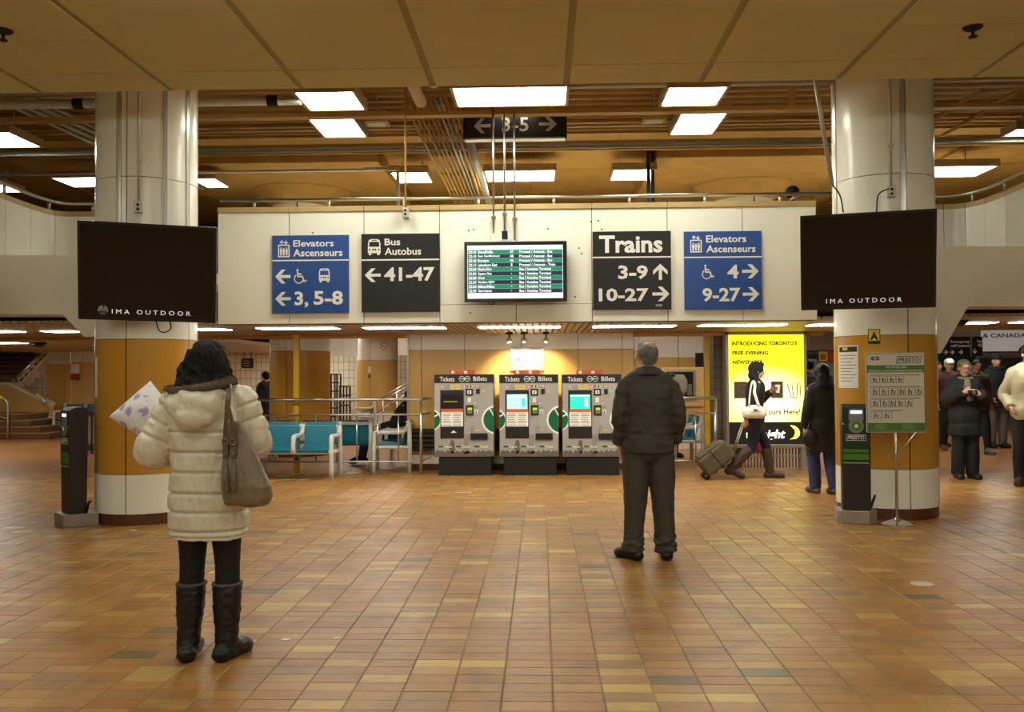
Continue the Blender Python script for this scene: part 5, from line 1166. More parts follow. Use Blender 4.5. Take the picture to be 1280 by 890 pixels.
TORSO = [(0.80,.150,.110),(0.86,.165,.120),(0.93,.172,.122),(1.02,.152,.108),(1.12,.146,.106),(1.24,.164,.116),(1.34,.178,.114),(1.40,.165,.098),(1.44,.115,.080),(1.47,.070,.066)]
class P:
    """a person: local +y is forward, +x the right hand side; joints may be overridden (metres for a 1.70 m figure)"""
    def __init__(s, label, loc, rz, H, skin=0, vox=0.012, lean=0.0, group=None, z=0.0, **J):
        s.root = thing('person', label, 'person', (loc[0],loc[1],z), rz, group); s.k = H/1.70; s.root.scale = (s.k,)*3; s.vox = vox; s.lean = lean; s.skin = SKIN[skin]
        b = dict(hipL=(-.09,0,.90),hipR=(.09,0,.90),kneeL=(-.095,.02,.49),kneeR=(.095,.02,.49),ankL=(-.10,-.02,.085),ankR=(.10,-.02,.085),toeL=(-.12,.15,.03),toeR=(.12,.15,.03),
                 shL=(-.175,0,1.385),shR=(.175,0,1.385),elL=(-.225,-.03,1.11),elR=(.225,-.03,1.11),wrL=(-.22,.06,.88),wrR=(.22,.06,.88),head=(0,.015,1.60),yaw=0.0,pitch=0.0)
        b.update(J); s.J = {k:(Vector(v) if isinstance(v,tuple) else v) for k,v in b.items()}
        for k in ('shL','shR','head'): 
            if k not in J: s.J[k].y += lean*(s.J[k].z-.95)
    def ly(s,z): return s.lean*max(0,z-.95)
    def torso(s, o=0.0, z0=0.80, z1=1.47, flare=0.0, hem=None):
        rs=[]
        zs=[t[0] for t in TORSO]
        if hem is not None and hem < 0.80:
            rb=TORSO[1]
            for z in np.linspace(hem,0.80,6)[:-1]:
                f=(0.80-z)/max(0.8-hem,1e-3); rs.append((z,0,s.ly(z),rb[1]+o+flare*f,rb[2]+o+flare*f*0.8))
        for z,rx,ry in TORSO:
            if z < (hem if hem is not None else z0)-1e-6 or z > z1+1e-6: continue
            rs.append((z,0,s.ly(z),rx+o,ry+o))
        return rs
    def arm_chain(s, side, o=0.0, upto=1.0):
        J=s.J; sh,el,wr=J['sh'+side],J['el'+side],J['wr'+side]; sx=-1 if side=='L' else 1
        sh=sh+Vector((-sx*o*.6,0,-o*.75)); inn=sh+Vector((-sx*0.07,0,0.006)); w2=el.lerp(wr,upto)
        return [inn,sh,sh.lerp(el,.5),el,el.lerp(w2,.5),w2],[.048+o*.8,.055+o*.8,.05+o,.042+o,.037+o,.03+o]
    def leg_chain(s, side, o=0.0, frm=0.0, to=1.0, slim=1.0):
        J=s.J; h,k,a=J['hip'+side],J['knee'+side],J['ank'+side]
        return [h+Vector((0,0,.04)),h.lerp(k,.25),h.lerp(k,.6),k,k.lerp(a,.35),k.lerp(a,.7),a],[.095*slim+o,.088*slim+o,.075*slim+o,.06+o,.06*slim+o,.048+o,.04+o]
    def foot(s, g, side, o=0.0, h=0.0):
        J=s.J; a,t=J['ank'+side],J['toe'+side]; d=(t-a); d.z=0; d=d.normalized() if d.length>1e-4 else Vector((0,1,0)); zf=min(t.z,a.z-.05)
        heel=a-d*.055; heel.z=a.z-.05+ (t.z-.03)*0
        up=Vector((0,0,1))
        g.tube([heel+up*.0, a.lerp(t,.35)+up*(-.01), t+up*.004, t+d*.05+up*.002],[.036+o,.042+o,.038+o,.022+o],n=12,ell=1.05,sub=2)
        g.tube([a+up*.05,a-up*.03],[.042+o,.045+o],n=12); g.ball(heel+d*.012+up*.004,.04+o,.04+o,.036+o,n=12,m=8)
    def body(s):
        J=s.J; g=G(); g.rings(s.torso(-0.006),24)
        for sd in 'LR':
            g.tube(*s.arm_chain(sd,-0.006),n=12,sub=3); g.tube(*s.leg_chain(sd,-0.010),n=12,sub=3); s.foot(g,sd,-0.016)
            w=J['wr'+sd]; e=J['el'+sd]; hd=J.get('hd'+sd, w-e); hn=J.get('hn'+sd, Vector((-1 if sd=='R' else 1,0.2,0)))
            hand(g,w,hd,hn,1.0,1 if sd=='R' else -1,J.get('curl',0.6))
        h=J['head']; nk=Vector((0,s.ly(1.45),1.44)); g.tube([nk,nk.lerp(h,.5),h-Vector((0,.01,0.02))],[.058,.052,.052],n=14)
        hm=Matrix.Rotation(J['yaw'],3,'Z') @ Matrix.Rotation(J['pitch'],3,'X'); s.hm=hm
        def Hh(x,y,z): return h+hm@Vector((x,y,z))
        s.Hh=Hh
        g.ball(Hh(0,-.008,.02),.073,.092,.082,mx=hm,n=18,m=12); g.ball(Hh(0,.028,-.03),.055,.062,.075,mx=hm,n=16,m=10); g.ball(Hh(0,.055,-.078),.03,.03,.026,mx=hm)
        g.tube([Hh(0,.082,.012),Hh(0,.1,-.022),Hh(0,.108,-.034),Hh(0,.088,-.043)],[.010,.012,.014,.009],n=8)
        for sx in (-1,1): g.ball(Hh(sx*.074,-.006,-.012),.012,.02,.032,mx=hm,n=10,m=7); g.ball(Hh(sx*.03,.078,.026),.024,.014,.008,mx=hm,n=8,m=6)
        me=remesh(g,s.vox,3,'body',s.skin); o=inst('body',me,s.root)
        for sx in (-1,1):
            e=G().ball(Hh(sx*.03,.081,.008),.011,.008,.007,n=10,m=7,mx=hm).build('eye',EYEW,o,smooth=True); G().ball(Hh(sx*.03,.0885,.008),.0045,.002,.0045,n=8,m=6,mx=hm).build('iris',IRIS,o)
        G().ball(Hh(0,.086,-.058),.022,.008,.007,n=10,m=6,mx=hm).build('lips',LIP,o,smooth=True)
        return o
    def wear(s, name, m, build, vox=None, fold=0.006, fsc=9.0, st=(1,1,0.6), seed=1.0, extra=None, sm=4, mats=None):
        g=G(); build(g); me=remesh(g,vox or s.vox,sm,name,mats or m)
        def fn(co,no):
            d=np.zeros(len(co))
            if fold: d+=nz(co,fsc,seed,st)*fold
            if extra is not None: d+=extra(co,no)
            return d
        if fold or extra is not None: displace(me,fn)
        return inst(name,me,s.root)
    def coat(s, m, o=0.02, hem=0.72, flare=0.02, name='coat', upto=0.97, fold=0.008, collar=True, **kw):
        def b(g):
            g.rings(s.torso(o,hem=hem,flare=flare,z1=1.45),28,2.2)
            for sd in 'LR': g.tube(*s.arm_chain(sd,o*0.9,upto),n=14,sub=4)
            for sx in (-1,1):
                sj=s.J['shL' if sx<0 else 'shR']; g.tube([Vector((sx*.03,s.ly(1.45),1.45)),Vector((sx*.09,s.ly(1.42),1.425)),sj+Vector((0,0,-.012))],[.052+o*.4,.05+o*.5,.045+o*.6],n=12,sub=2)
            if collar: g.tube([(0,s.ly(1.4),1.40),(0,s.ly(1.47)+.0,1.475)],[.105,.078],n=18)
        return s.wear(name,m,b,fold=fold,**kw)
    def trousers(s, m, o=0.012, name='trousers', slim=1.0, fold=0.006, bell=0.0):
        def b(g):
            g.rings([(.77,0,0,.12,.085)]+[r for r in s.torso(o*0.6) if r[0]<1.06],24)
            for sd in 'LR':
                p,r=s.leg_chain(sd,o,slim=slim); r=r[:4]+[r[4]+bell*.4,r[5]+bell*.8,r[6]+bell]; p=p[:-1]+[p[-1]+Vector((0,0,-.03))]
                g.tube(p,r,n=14,sub=4)
        return s.wear(name,m,b,fold=fold,seed=3.3)
    def shoes(s, m, o=0.008):
        for sd in 'LR':
            g=G(); s.foot(g,sd,o); me=remesh(g,min(s.vox,0.009),3,'shoe',m); ob=inst('shoe',me,s.root)
            co=np.zeros(len(me.vertices)*3); me.vertices.foreach_get('co',co); co=co.reshape(-1,3); low=max(0.0, s.J['toe'+sd].z-0.03) ; co[:,2]=np.maximum(co[:,2],low+0.001 if s.J['ank'+sd].z<0.12 else co[:,2].min()+.006); me.vertices.foreach_set('co',co.ravel()); me.update()
    def boots(s, m, top=0.40, o=0.016):
        for sd in 'LR':
            J=s.J; k,a=J['knee'+sd],J['ank'+sd]; f=min(.9,max(.1,(k.z-top)/max(k.z-a.z,.05))); tp=k.lerp(a,f)
            def b(g): s.foot(g,sd,o*0.8); g.tube([tp,tp.lerp(a,.35),tp.lerp(a,.75),a],[.062+o,.058+o,.045+o,.045+o],n=16,sub=4)
            ob=s.wear('boot',m,b,vox=min(s.vox,.008),fold=0.006,fsc=22,st=(1,1,2.2),seed=5+(sd=='R'))
            me=ob.data; co=np.zeros(len(me.vertices)*3); me.vertices.foreach_get('co',co); co=co.reshape(-1,3)
            if a.z<0.12: co[:,2]=np.maximum(co[:,2],0.001)
            me.vertices.foreach_set('co',co.ravel()); me.update()
    def hair(s, m, kind='short', vol=0.012, fold=0.006):
        Hh=s.Hh; hm=s.hm
        def b(g):
            if kind=='short': g.ball(Hh(0,-.016,.03),.073+vol,.088+vol,.078+vol,mx=hm,n=18,m=12); g.ball(Hh(0,-.05,-.02),.06+vol*.6,.045+vol,.06,mx=hm)
            if kind=='long':
                g.ball(Hh(0,-.018,.028),.076+vol,.092+vol,.082+vol,mx=hm,n=18,m=12)
                g.tube([Hh(0,-.03,.05),Hh(0,-.06,-.05),Hh(0,-.075,-.16),Hh(0,-.08,-.24)],[.085,.11,.12,.08],n=18,sub=3,ell=1.0)
        ob=s.wear('hair',m,b,vox=min(s.vox,.009),fold=fold,fsc=40,st=(1,1,.5),seed=8,sm=2)
        # trim the face free
        return ob
BLK=mat('cloth_black',srgb(24,23,24),0.8,var=0.15,vscale=12); HAIRB=mat('hair_black',srgb(15,11,9),0.55,spec=0.25,bump=0.5,bscale=60,stretch=(1,1,.25)); HAIRBR=mat('hair_brown',srgb(66,46,32),0.5,bump=0.5,bscale=60,stretch=(1,1,.25))
LEATH=mat('leather_black',srgb(26,23,21),0.42,bump=0.3,bscale=25); DENIM=mat('denim_blue',srgb(44,52,92),0.8,var=0.15,vscale=14)
# ------------------------------------------------------------------ woman in the white puffer coat
wf_=F(261,822); sc_=(wf_.y)/FPX
def WZ(py): return D(261,py,wf_.y).z/ (1.69/1.70)
WL=lambda px,dy=0.0: (D(px,600,wf_.y+dy).x-wf_.x)
w_=P('woman seen from behind in a white quilted coat, black leggings and tall black boots',(wf_.x,wf_.y),0,1.69,vox=0.009,
  hipL=(-.085,0,.90),hipR=(.085,0,.90),kneeL=(-.095,.01,.49),kneeR=(.10,.01,.49),ankL=(-.105,-.02,.085),ankR=(.105,-.02,.085),toeL=(-.135,.14,.03),toeR=(.15,.12,.03),
  shL=(-.175,0,1.37),shR=(.165,0,1.39),elL=(-.305,-.03,1.12),elR=(.245,.02,1.17),wrL=(-.215,.24,1.12),wrR=(.16,.24,1.14),head=(-.015,.03,1.605),yaw=R_(-6),pitch=R_(4))
w_.body()
CLEG=mat('leggings_black',srgb(14,13,14),0.75,bump=0.15,bscale=60)
w_.trousers(CLEG,0.006,'leggings',fold=0.003)
w_.boots(LEATH,0.395,0.018)
FURT=mat('boot_cuff_grey',srgb(96,86,78),0.9,bump=0.6,bscale=80)
for sd in 'LR':
    k,a=w_.J['knee'+sd],w_.J['ank'+sd]; tp=k.lerp(a,(k.z-.395)/(k.z-a.z)); G().tube([tp+Vector((0,0,.002)),tp+Vector((0,0,.014))],[.083,.082],n=20).build('boot_cuff',FURT,w_.root,smooth=True)
PUFF=mat('puffer_cream',srgb(226,218,196),0.42,spec=0.5,bump=0.5,bscale=24,stretch=(1,1,.8))
seams=[WZ(p) for p in (538.5,564,588.5,613.5,636.5,660)]
def cbuild(g):
    g.rings([(.655,0,.0,.205,.150),(.70,0,0,.212,.155),(.80,0,0,.215,.158),(.92,0,0,.212,.158),(1.02,0,0,.202,.152),(1.12,0,0,.200,.150),(1.24,0,0,.212,.155),(1.33,0,0,.215,.148),(1.40,0,0,.185,.125),(1.455,0,.01,.115,.10),(1.49,0,.015,.085,.085)],36,2.3)
    for sd in 'LR':
        J=w_.J; sh,el,wr=J['sh'+sd],J['el'+sd],J['wr'+sd]; sx=-1 if sd=='L' else 1
        g.tube([sh+Vector((-sx*.08,0,-.01)),sh,sh.lerp(el,.5),el,el.lerp(wr,.5),wr],[.085,.094,.092,.088,.078,.06],n=18,sub=5)
J=w_.J
def quilt(co,no):
    d=np.zeros(len(co)); z=co[:,2]
    tors=np.ones(len(co)); 
    for sd in 'LR':
        pts=[J['sh'+sd],J['el'+sd],J['wr'+sd]]; acc=0.0
        best=np.full(len(co),9.0); prm=np.zeros(len(co))
        for a,b in zip(pts,pts[1:]):
            a=np.array(a); b=np.array(b); L=np.linalg.norm(b-a); t=np.clip(((co-a)@(b-a))/L**2,-.1,1.1); dist=np.linalg.norm(co-(a+t[:,None]*(b-a)),axis=1); m=dist<best; best[m]=dist[m]; prm[m]=(acc+t*L)[m]; acc+=L
        isarm=(best<.125)&(np.abs(co[:,0])>.19) | ((best<.12)&(co[:,1]>.17))
        tors[isarm]=0
        w=nz(co,3,4)*.012
        for q in (.03,.115,.20,.285,.36,.44,.52): d[isarm]-=.016*np.exp(-((prm[isarm]+w[isarm]-q)/.008)**2)
        d[isarm]+=.008
    w=nz(co,2.5,1.5)*.006
    for q in seams: d-=tors*.020*np.exp(-((z+w-q)/.0075)**2)
    d-=tors*.014*np.exp(-((z-.668)/.006)**2)
    d+=nz(co,11,2,(1,1,.7))*.007 + nz(co,24,6,(1.6,1.6,.6))*.0055
    return d
coat=w_.wear('puffer_coat',PUFF,cbuild,vox=.0075,fold=0,extra=quilt,sm=5)
# hood hanging on the back with a fur rim
def hbuild(g):
    g.ball((-.02,-.155,1.375),.155,.085,.105,n=20,m=12); g.ball((-.02,-.125,1.435),.168,.075,.045,n=20,m=10); g.ball((-.02,-.185,1.32),.115,.06,.075,n=16,m=10); g.ball((0,-.06,1.40),.13,.1,.09)
w_.wear('hood',PUFF,hbuild,vox=.008,fold=.018,fsc=14,seed=9,sm=4,st=(1,1,.8))
FUR=mat('fur_grey_brown',srgb(104,90,70),0.9,var=0.3,vscale=60)
rimp=[(-.19,-.03,1.462),(-.185,-.10,1.455),(-.13,-.165,1.452),(-.03,-.19,1.462),(.07,-.175,1.476),(.125,-.12,1.49),(.145,-.05,1.50),(.12,.03,1.49)]
gfr=G(); gfr.tube(rimp,[.017,.021,.021,.02,.021,.022,.021,.015],n=12,sub=6)
rim=gfr.build('fur_rim',FUR,w_.root,smooth=True)
rf=random.Random(11); gs=G(); vv=list(gfr.v)
cen=[Vector(p) for p in rimp]
for k in range(2600):
    p=Vector(rf.choice(vv)); c=min(cen,key=lambda q:(q-p).length); dn=(p-c); 
    dn=Vector((rf.gauss(0,.6),rf.gauss(0,.6),rf.gauss(.15,.6)))+ (p-Vector((p.x*.9,p.y*.85,1.47)))*25; dn.normalize(); e=p+dn*rf.uniform(.008,.02); s_=dn.orthogonal().normalized()*.0016
    gs.add([p-s_,p+s_,e],[(0,1,2)])
gs.build('fur_hairs',FUR,rim,kind='stuff')
# long wavy hair
h=w_.J['head']
def hb(g):
    Hh=w_.Hh; g.ball(Hh(0,-.012,.03),.096,.110,.096,mx=w_.hm,n=20,m=12); g.ball(Hh(0,-.035,-.035),.122,.105,.11,n=18,m=12); g.ball(Hh(0,-.05,-.11),.158,.10,.09,n=18,m=12); g.ball(Hh(.05,-.04,-.145),.11,.08,.06); g.ball(Hh(-.10,-.04,-.145),.10,.075,.06); g.ball(Hh(-.06,-.03,-.06),.11,.09,.09)
hairo=w_.wear('hair',HAIRB,hb,vox=.008,fold=.010,fsc=30,st=(1,1,.35),seed=2,sm=3,extra=lambda co,no: np.sin(co[:,2]*90+np.arctan2(co[:,1],co[:,0])*7)*.004)
rs_=random.Random(4); gl=G()
for k in range(150):
    a=rs_.uniform(-math.pi*1.02,.02); top=rs_.uniform(0,1)
    x0=math.cos(a)*.085; y0=math.sin(a)*.1
    pts=[]; ph=rs_.uniform(0,6.28); L=rs_.uniform(.24,.33) if abs(math.cos(a))<.6 else rs_.uniform(.26,.36)
    for i in range(10):
        t=i/9; wv=.011*math.sin(t*17+ph)*(0.3+t); sp=1.05+(.72+.25*top)*min(1,t*1.35)*(1 if t<.8 else 1.05)
        pts.append(w_.Hh(x0*sp+wv*math.sin(a)+wv, y0*(.98+.12*t)-.02+wv, .075-L*t*1.0-(.0 if t>0 else 0)))
    gl.tube(pts,[.006,.008,.009,.009,.009,.008,.008,.007,.005,.002],n=5)
gl.build('hair_strands',HAIRB,hairo,smooth=True,kind='stuff')
# ------------------------------------------------------------------ shoulder bag
TAUPE=mat('bag_taupe_leather',srgb(124,108,84),0.38,var=0.10,vscale=8,bump=0.25,bscale=18); TAUD=mat('bag_strap_taupe',srgb(106,90,68),0.4,bump=0.1,bscale=30); BRASS=mat('bag_metal',srgb(200,190,170),0.25,metal=1.0)
yb_=wf_.y-.19
def bp(px,py,dy=0.0): return D(px,py,yb_+dy)
bb=bp(308,633); bag=thing('shoulder_bag','slouchy taupe leather shoulder bag with buckled straps hanging on the woman in white','bag',(bb.x,bb.y,bb.z))
def BL(px,py,dy=0.0): return bp(px,py,dy)-bb
g=G()
rr=[]
for py,x0,x1,d in ((633,286,330,.05),(630,280,336,.075),(622,278,339,.085),(608,277,337,.088),(592,277,329,.08),(574,278,321,.068),(556,279,313,.052),(540,281,306,.036),(527,284,299,.022)):
    a=BL(x0,py); b=BL(x1,py); rr.append((a.z,(a.x+b.x)/2,.02,(b.x-a.x)/2,d))
g.rings(rr[::1],28,2.4)
me=remesh(g,.007,3,'bag_body',TAUPE)
displace(me,lambda co,no: nz(co,9,5,(1.2,1,.5))*.010+nz(co,20,7)*.003)
inst('bag_body',me,bag)
def strap(pts,w,nm,m=TAUD,th=.006):
    gg=G(); q=[Vector(p) for p in pts]; vs=[];fs=[]
    for i,p in enumerate(q):
        t=(q[min(i+1,len(q)-1)]-q[max(i-1,0)]).normalized(); sdv=t.cross(Vector((0,-1,0))); sdv=sdv.normalized() if sdv.length>.05 else Vector((1,0,0)); nn=sdv.cross(t).normalized()
        for a,b in ((-1,-1),(1,-1),(1,1),(-1,1)): vs.append(p+sdv*w*a/2+nn*th*b/2)
    for i in range(len(q)-1):
        for k in range(4): fs.append((i*4+k,i*4+(k+1)%4,(i+1)*4+(k+1)%4,(i+1)*4+k))
    fs+=[(0,1,2,3),tuple((len(q)-1)*4+k for k in (3,2,1,0))]
    return gg.add(vs,fs).build(nm,m,bag)
def curve(pts,n=6):
    pts=[Vector(p) for p in pts]; q=[]
    for i in range(len(pts)-1):
        p0=pts[max(i-1,0)];p1=pts[i];p2=pts[i+1];p3=pts[min(i+2,len(pts)-1)]
        for k in range(n):
            t=k/n; q.append(0.5*((2*p1)+(p2-p0)*t+(2*p0-5*p1+4*p2-p3)*t*t+(3*p1-p0-3*p2+p3)*t**3))
    return q+[pts[-1]]
ys=-.062
strap(curve([BL(284,512,ys-.01),BL(285.5,497,ys-.01),BL(286.5,487,-.02),BL(287.5,483,.06),BL(288,487,.14),BL(290,503,.2)]),.028,'shoulder_strap')
strap(curve([BL(284,511,ys-.012),BL(282.5,530,ys+.0),BL(281.5,550,ys+.03),BL(281,575,ys+.02),BL(282,600,ys-.01),BL(284,616,ys+.0)]),.022,'front_strap'); strap(curve([BL(286,511,ys-.012),BL(290,530,ys+.0),BL(291.5,550,ys+.02),BL(292,575,ys+.02),BL(292.5,600,ys-.01),BL(292.5,616,ys+.0)]),.022,'front_strap')
for x,y in ((282,549),(291.5,549),(281.5,567),(291.5,567),(282,588),(292,588),(283.5,610),(292.5,610),(283.5,513),(287,513),(285,506)):
    p=BL(x,y,ys-.02+(.02 if y<600 else 0)); G().ball(p,.0055,.004,.0055,n=8,m=6).build('stud',BRASS,bag)
for x in (281.8,291.6):
    p=BL(x,552,ys+.005); 
    for a,b,c,d in ((-.016,.016,-.016,-.012),(-.016,.016,.012,.016),(-.016,-.012,-.016,.016),(.012,.016,-.016,.016)): G().box(p.x+a,p.x+b,p.y-.008,p.y-.002,p.z+c,p.z+d).build('buckle_bar',BRASS,bag)
    strap([BL(x,546,ys+.01),BL(x,560,ys+.012),BL(x,572,ys+.01)],.026,'buckle_tab',TAUD,.005)
# ------------------------------------------------------------------ flowered bag under her arm
yp=wf_.y+.16
def FP():
    m=bpy.data.materials.new('white_paper_lilac_flowers'); m.use_nodes=True; nt=m.node_tree; b=nt.nodes['Principled BSDF']; tc=nt.nodes.new('ShaderNodeTexCoord')
    v=nt.nodes.new('ShaderNodeTexVoronoi'); v.inputs['Scale'].default_value=13; v.inputs['Randomness'].default_value=.7; n=nt.nodes.new('ShaderNodeTexNoise'); n.inputs['Scale'].default_value=45; n.inputs['Detail'].default_value=3
    nt.links.new(tc.outputs['Object'],v.inputs['Vector']); nt.links.new(tc.outputs['Object'],n.inputs['Vector'])
    ad=nt.nodes.new('ShaderNodeMath'); ad.operation='MULTIPLY_ADD'; nt.links.new(n.outputs['Fac'],ad.inputs[0]); ad.inputs[1].default_value=.75; nt.links.new(v.outputs['Distance'],ad.inputs[2])
    rp=nt.nodes.new('ShaderNodeValToRGB'); e=rp.color_ramp.elements; e[0].position=.62; e[0].color=(*srgb(172,160,206),1); e[1].position=.76; e[1].color=(*srgb(238,236,238),1); nt.links.new(ad.outputs[0],rp.inputs['Fac']); nt.links.new(rp.outputs['Color'],b.inputs['Base Color']); b.inputs['Roughness'].default_value=.4
    n3=nt.nodes.new('ShaderNodeTexNoise'); n3.inputs['Scale'].default_value=14; nt.links.new(tc.outputs['Object'],n3.inputs['Vector']); bu=nt.nodes.new('ShaderNodeBump'); bu.inputs['Strength'].default_value=.5; bu.inputs['Distance'].default_value=.02; nt.links.new(n3.outputs['Fac'],bu.inputs['Height']); nt.links.new(bu.outputs['Normal'],b.inputs['Normal'])
    return m
A,Bq,Cq,Dq=[D(x,y,yp) for x,y in ((136,521),(188,476),(222,520),(188,556))]
cen=(A+Bq+Cq+Dq)/4; pk=bpy.data.objects.new('paper_bag',None); g=G(); N=16; vs=[];fs=[]
for sgn in (-1,1):
    for i in range(N+1):
        for j in range(N+1):
            u=i/N; v=j/N; p=(A*(1-u)+Bq*u)*(1-v)+(Dq*(1-u)+Cq*u)*v; bul=(max(0,u*(1-u)*v*(1-v))*16)**.55
            vs.append(p-cen+Vector((0,sgn*(.075*bul+.002),0))+Vector((0,0,.012*noise.noise((u*5,v*5,sgn))*bul)))
o_=(N+1)**2
for i in range(N):
    for j in range(N):
        a=i*(N+1)+j; fs.append((a,a+1,a+N+2,a+N+1)); b=a+o_; fs.append((b,b+N+1,b+N+2,b+1))
edge=[i*(N+1) for i in range(N+1)]+[N*(N+1)+j for j in range(1,N+1)]+[i*(N+1)+N for i in range(N-1,-1,-1)]+[j for j in range(N-1,0,-1)]
for a,b in zip(edge,edge[1:]+edge[:1]): fs.append((a,b,b+o_,a+o_))
po=g.add(vs,fs).build('wrapped_parcel',FP(),None,smooth=True); po.location=cen; tag(po,'white parcel printed with lilac flowers under the arm of the woman in white','parcel')
# ------------------------------------------------------------------ man in the dark suit
mf=F(812,699); 
m_=P('grey-haired man in a charcoal suit seen from behind, hands at his pockets',(mf.x,mf.y),0,1.78,vox=0.009,
  hipL=(-.09,0,.90),hipR=(.09,0,.90),kneeL=(-.105,.01,.49),kneeR=(.115,.01,.49),ankL=(-.125,-.01,.085),ankR=(.13,.0,.085),toeL=(-.215,.10,.03),toeR=(.135,.16,.03),
  shL=(-.172,0,1.372),shR=(.172,0,1.372),elL=(-.228,-.03,1.12),elR=(.230,-.03,1.12),wrL=(-.222,.07,.89),wrR=(.218,.08,.895),head=(-.005,.02,1.602),yaw=R_(16),pitch=R_(3),hdL=Vector((.1,.1,-1)),hnL=Vector((1,.1,.1)),hdR=Vector((-.1,.2,-1)),hnR=Vector((-1,0,0)),curl=.5)
m_.body()
SUIT=mat('suit_charcoal',srgb(62,57,50),0.75,var=0.10,vscale=60,bump=0.08,bscale=120); SUITT=mat('suit_trousers_charcoal',srgb(66,61,54),0.75,var=0.08,vscale=60)
def tb(g):
    g.rings([(.76,0,0,.12,.09),(.80,0,0,.17,.125),(.88,0,-.005,.18,.135),(.95,0,0,.18,.13),(1.04,0,0,.165,.12)],24)
    for sd in 'LR':
        p,r=m_.leg_chain(sd,.022); p=p[:-1]+[p[-1]+Vector((0,.0,-.02))]; r=[.105,.108,.100,.092,.086,.082,.088]; g.tube(p,r,n=16,sub=5)
def tfold(co,no):
    z=co[:,2]; d=nz(co,8,3,(1,1,.35))*.016+nz(co,20,6,(1,1,.8))*.004
    d+=np.exp(-((z-.14)/.07)**2)*nz(co,16,5,(1,1,2.2))*.022
    return d
m_.wear('suit_trousers',SUITT,tb,vox=.009,fold=0,extra=tfold,sm=4)
m_.shoes(mat('shoe_black',srgb(18,17,17),0.35),0.012)
def jb(g):
    g.rings([(.835,0,-.005,.196,.150),(.90,0,0,.196,.150),(1.0,0,0,.188,.142),(1.12,0,0,.186,.138),(1.25,0,-.005,.198,.142),(1.33,0,-.01,.200,.132),(1.385,0,-.01,.172,.108),(1.425,0,-.005,.115,.088),(1.46,0,0,.085,.075)],32,2.3)
    for sd in 'LR':
        J=m_.J; sh,el,wr=J['sh'+sd],J['el'+sd],J['wr'+sd]; sx=-1 if sd=='L' else 1
        g.tube([Vector((sx*.035,0,1.45)),Vector((sx*.1,-.005,1.415)),sh+Vector((-sx*.005,-.005,-.005))],[.06,.058,.058],n=14,sub=3)
        g.tube([sh+Vector((-sx*.08,0,-.01)),sh+Vector((0,0,-.012)),sh.lerp(el,.5),el,el.lerp(wr,.5),el.lerp(wr,.95)],[.054,.060,.064,.061,.057,.052],n=16,sub=5)
def jf(co,no):
    z=co[:,2]; d=nz(co,6,3,(1,1,.6))*.014+nz(co,14,8,(.8,.8,1.5))*.009+nz(co,30,4,(1,1,.6))*.003
    d+=np.exp(-((z-1.0)/.06)**2)*nz(co,9,2,(.6,.6,3.5))*.022
    return d
m_.wear('suit_jacket',SUIT,jb,vox=.008,fold=0,extra=jf,sm=4)
m_.wear('jacket_collar',SUIT,lambda g:(g.tube([(0,-.012,1.425),(0,-.004,1.462),(0,.008,1.495)],[.105,.088,.072],n=24)),vox=.007,fold=.002,sm=3)
G().tube([(0,.008,1.49),(0,.014,1.506)],[.071,.067],n=24).build('shirt_collar',mat('shirt_patterned',srgb(196,184,160),0.7,var=0.5,vscale=70),m_.root,smooth=True)
HG=mat('hair_grey',srgb(104,100,94),0.55,var=0.35,vscale=40,bump=0.5,bscale=80,stretch=(1,1,.3))
def hm_(g):
    Hh=m_.Hh; hm=m_.hm; g.ball(Hh(0,-.022,.016),.083,.094,.078,mx=hm,n=20,m=12); g.ball(Hh(0,-.058,-.03),.066,.045,.06,mx=hm); g.ball(Hh(-.0,.02,.062),.064,.07,.045,mx=hm)
m_.wear('hair',HG,hm_,vox=.008,fold=.004,fsc=45,st=(1,1,.4),seed=3,sm=3)
G().ball(m_.Hh(.012,-.066,.066),.034,.034,.036,mx=m_.hm,n=16,m=10).build('bald_patch',SKIN[0],m_.root,smooth=True)
for sx in (-1,1): G().ball(m_.Hh(sx*.082,-.004,-.012),.012,.021,.033,mx=m_.hm,n=10,m=8).build('ear',SKIN[0],m_.root,smooth=True)
FRM=mat('glasses_frame',srgb(60,54,50),0.3,metal=0.6)
sp=G()
for sx in (-1,1): sp.tube([m_.Hh(sx*.088,0,.008),m_.Hh(sx*.088,.06,.012),m_.Hh(sx*.066,.108,.010)],.0022,n=6)
for sx in (-1,1): sp.tube([m_.Hh(sx*.036+.024*math.cos(a),.112,.006+.019*math.sin(a)) for a in np.linspace(0,2*math.pi,15)],.002,n=6)
sp.tube([m_.Hh(-.012,.112,.01),m_.Hh(.012,.112,.01)],.002,n=6); sp.build('glasses',FRM,m_.root)
# ------------------------------------------------------------------ woman walking right with a rolling suitcase
q=F(944,598)
a_=P('woman in black with a hood walking right past the yellow poster, pulling a suitcase',(q.x,q.y),R_(-90),1.66,vox=0.011,lean=.04,
  hipL=(-.09,0,.89),hipR=(.09,0,.89),kneeL=(-.07,.17,.50),kneeR=(.08,-.06,.47),ankL=(-.07,.235,.085),ankR=(.08,-.37,.16),toeL=(-.07,.40,.03),toeR=(.08,-.22,.05),
  elL=(-.20,.14,1.14),wrL=(-.10,.27,1.28),elR=(.24,-.10,1.12),wrR=(.24,-.18,.88),head=(0,.05,1.59),pitch=R_(-6),hdR=Vector((0,-.3,-1)),curl=1.1)
a_.body(); a_.trousers(mat('trousers_navy',srgb(22,22,34),0.8),.012,slim=1.02); a_.boots(mat('boot_brown',srgb(70,50,36),0.5,bump=.2),0.44,.02); a_.coat(BLK,.022,hem=.80,flare=.01)
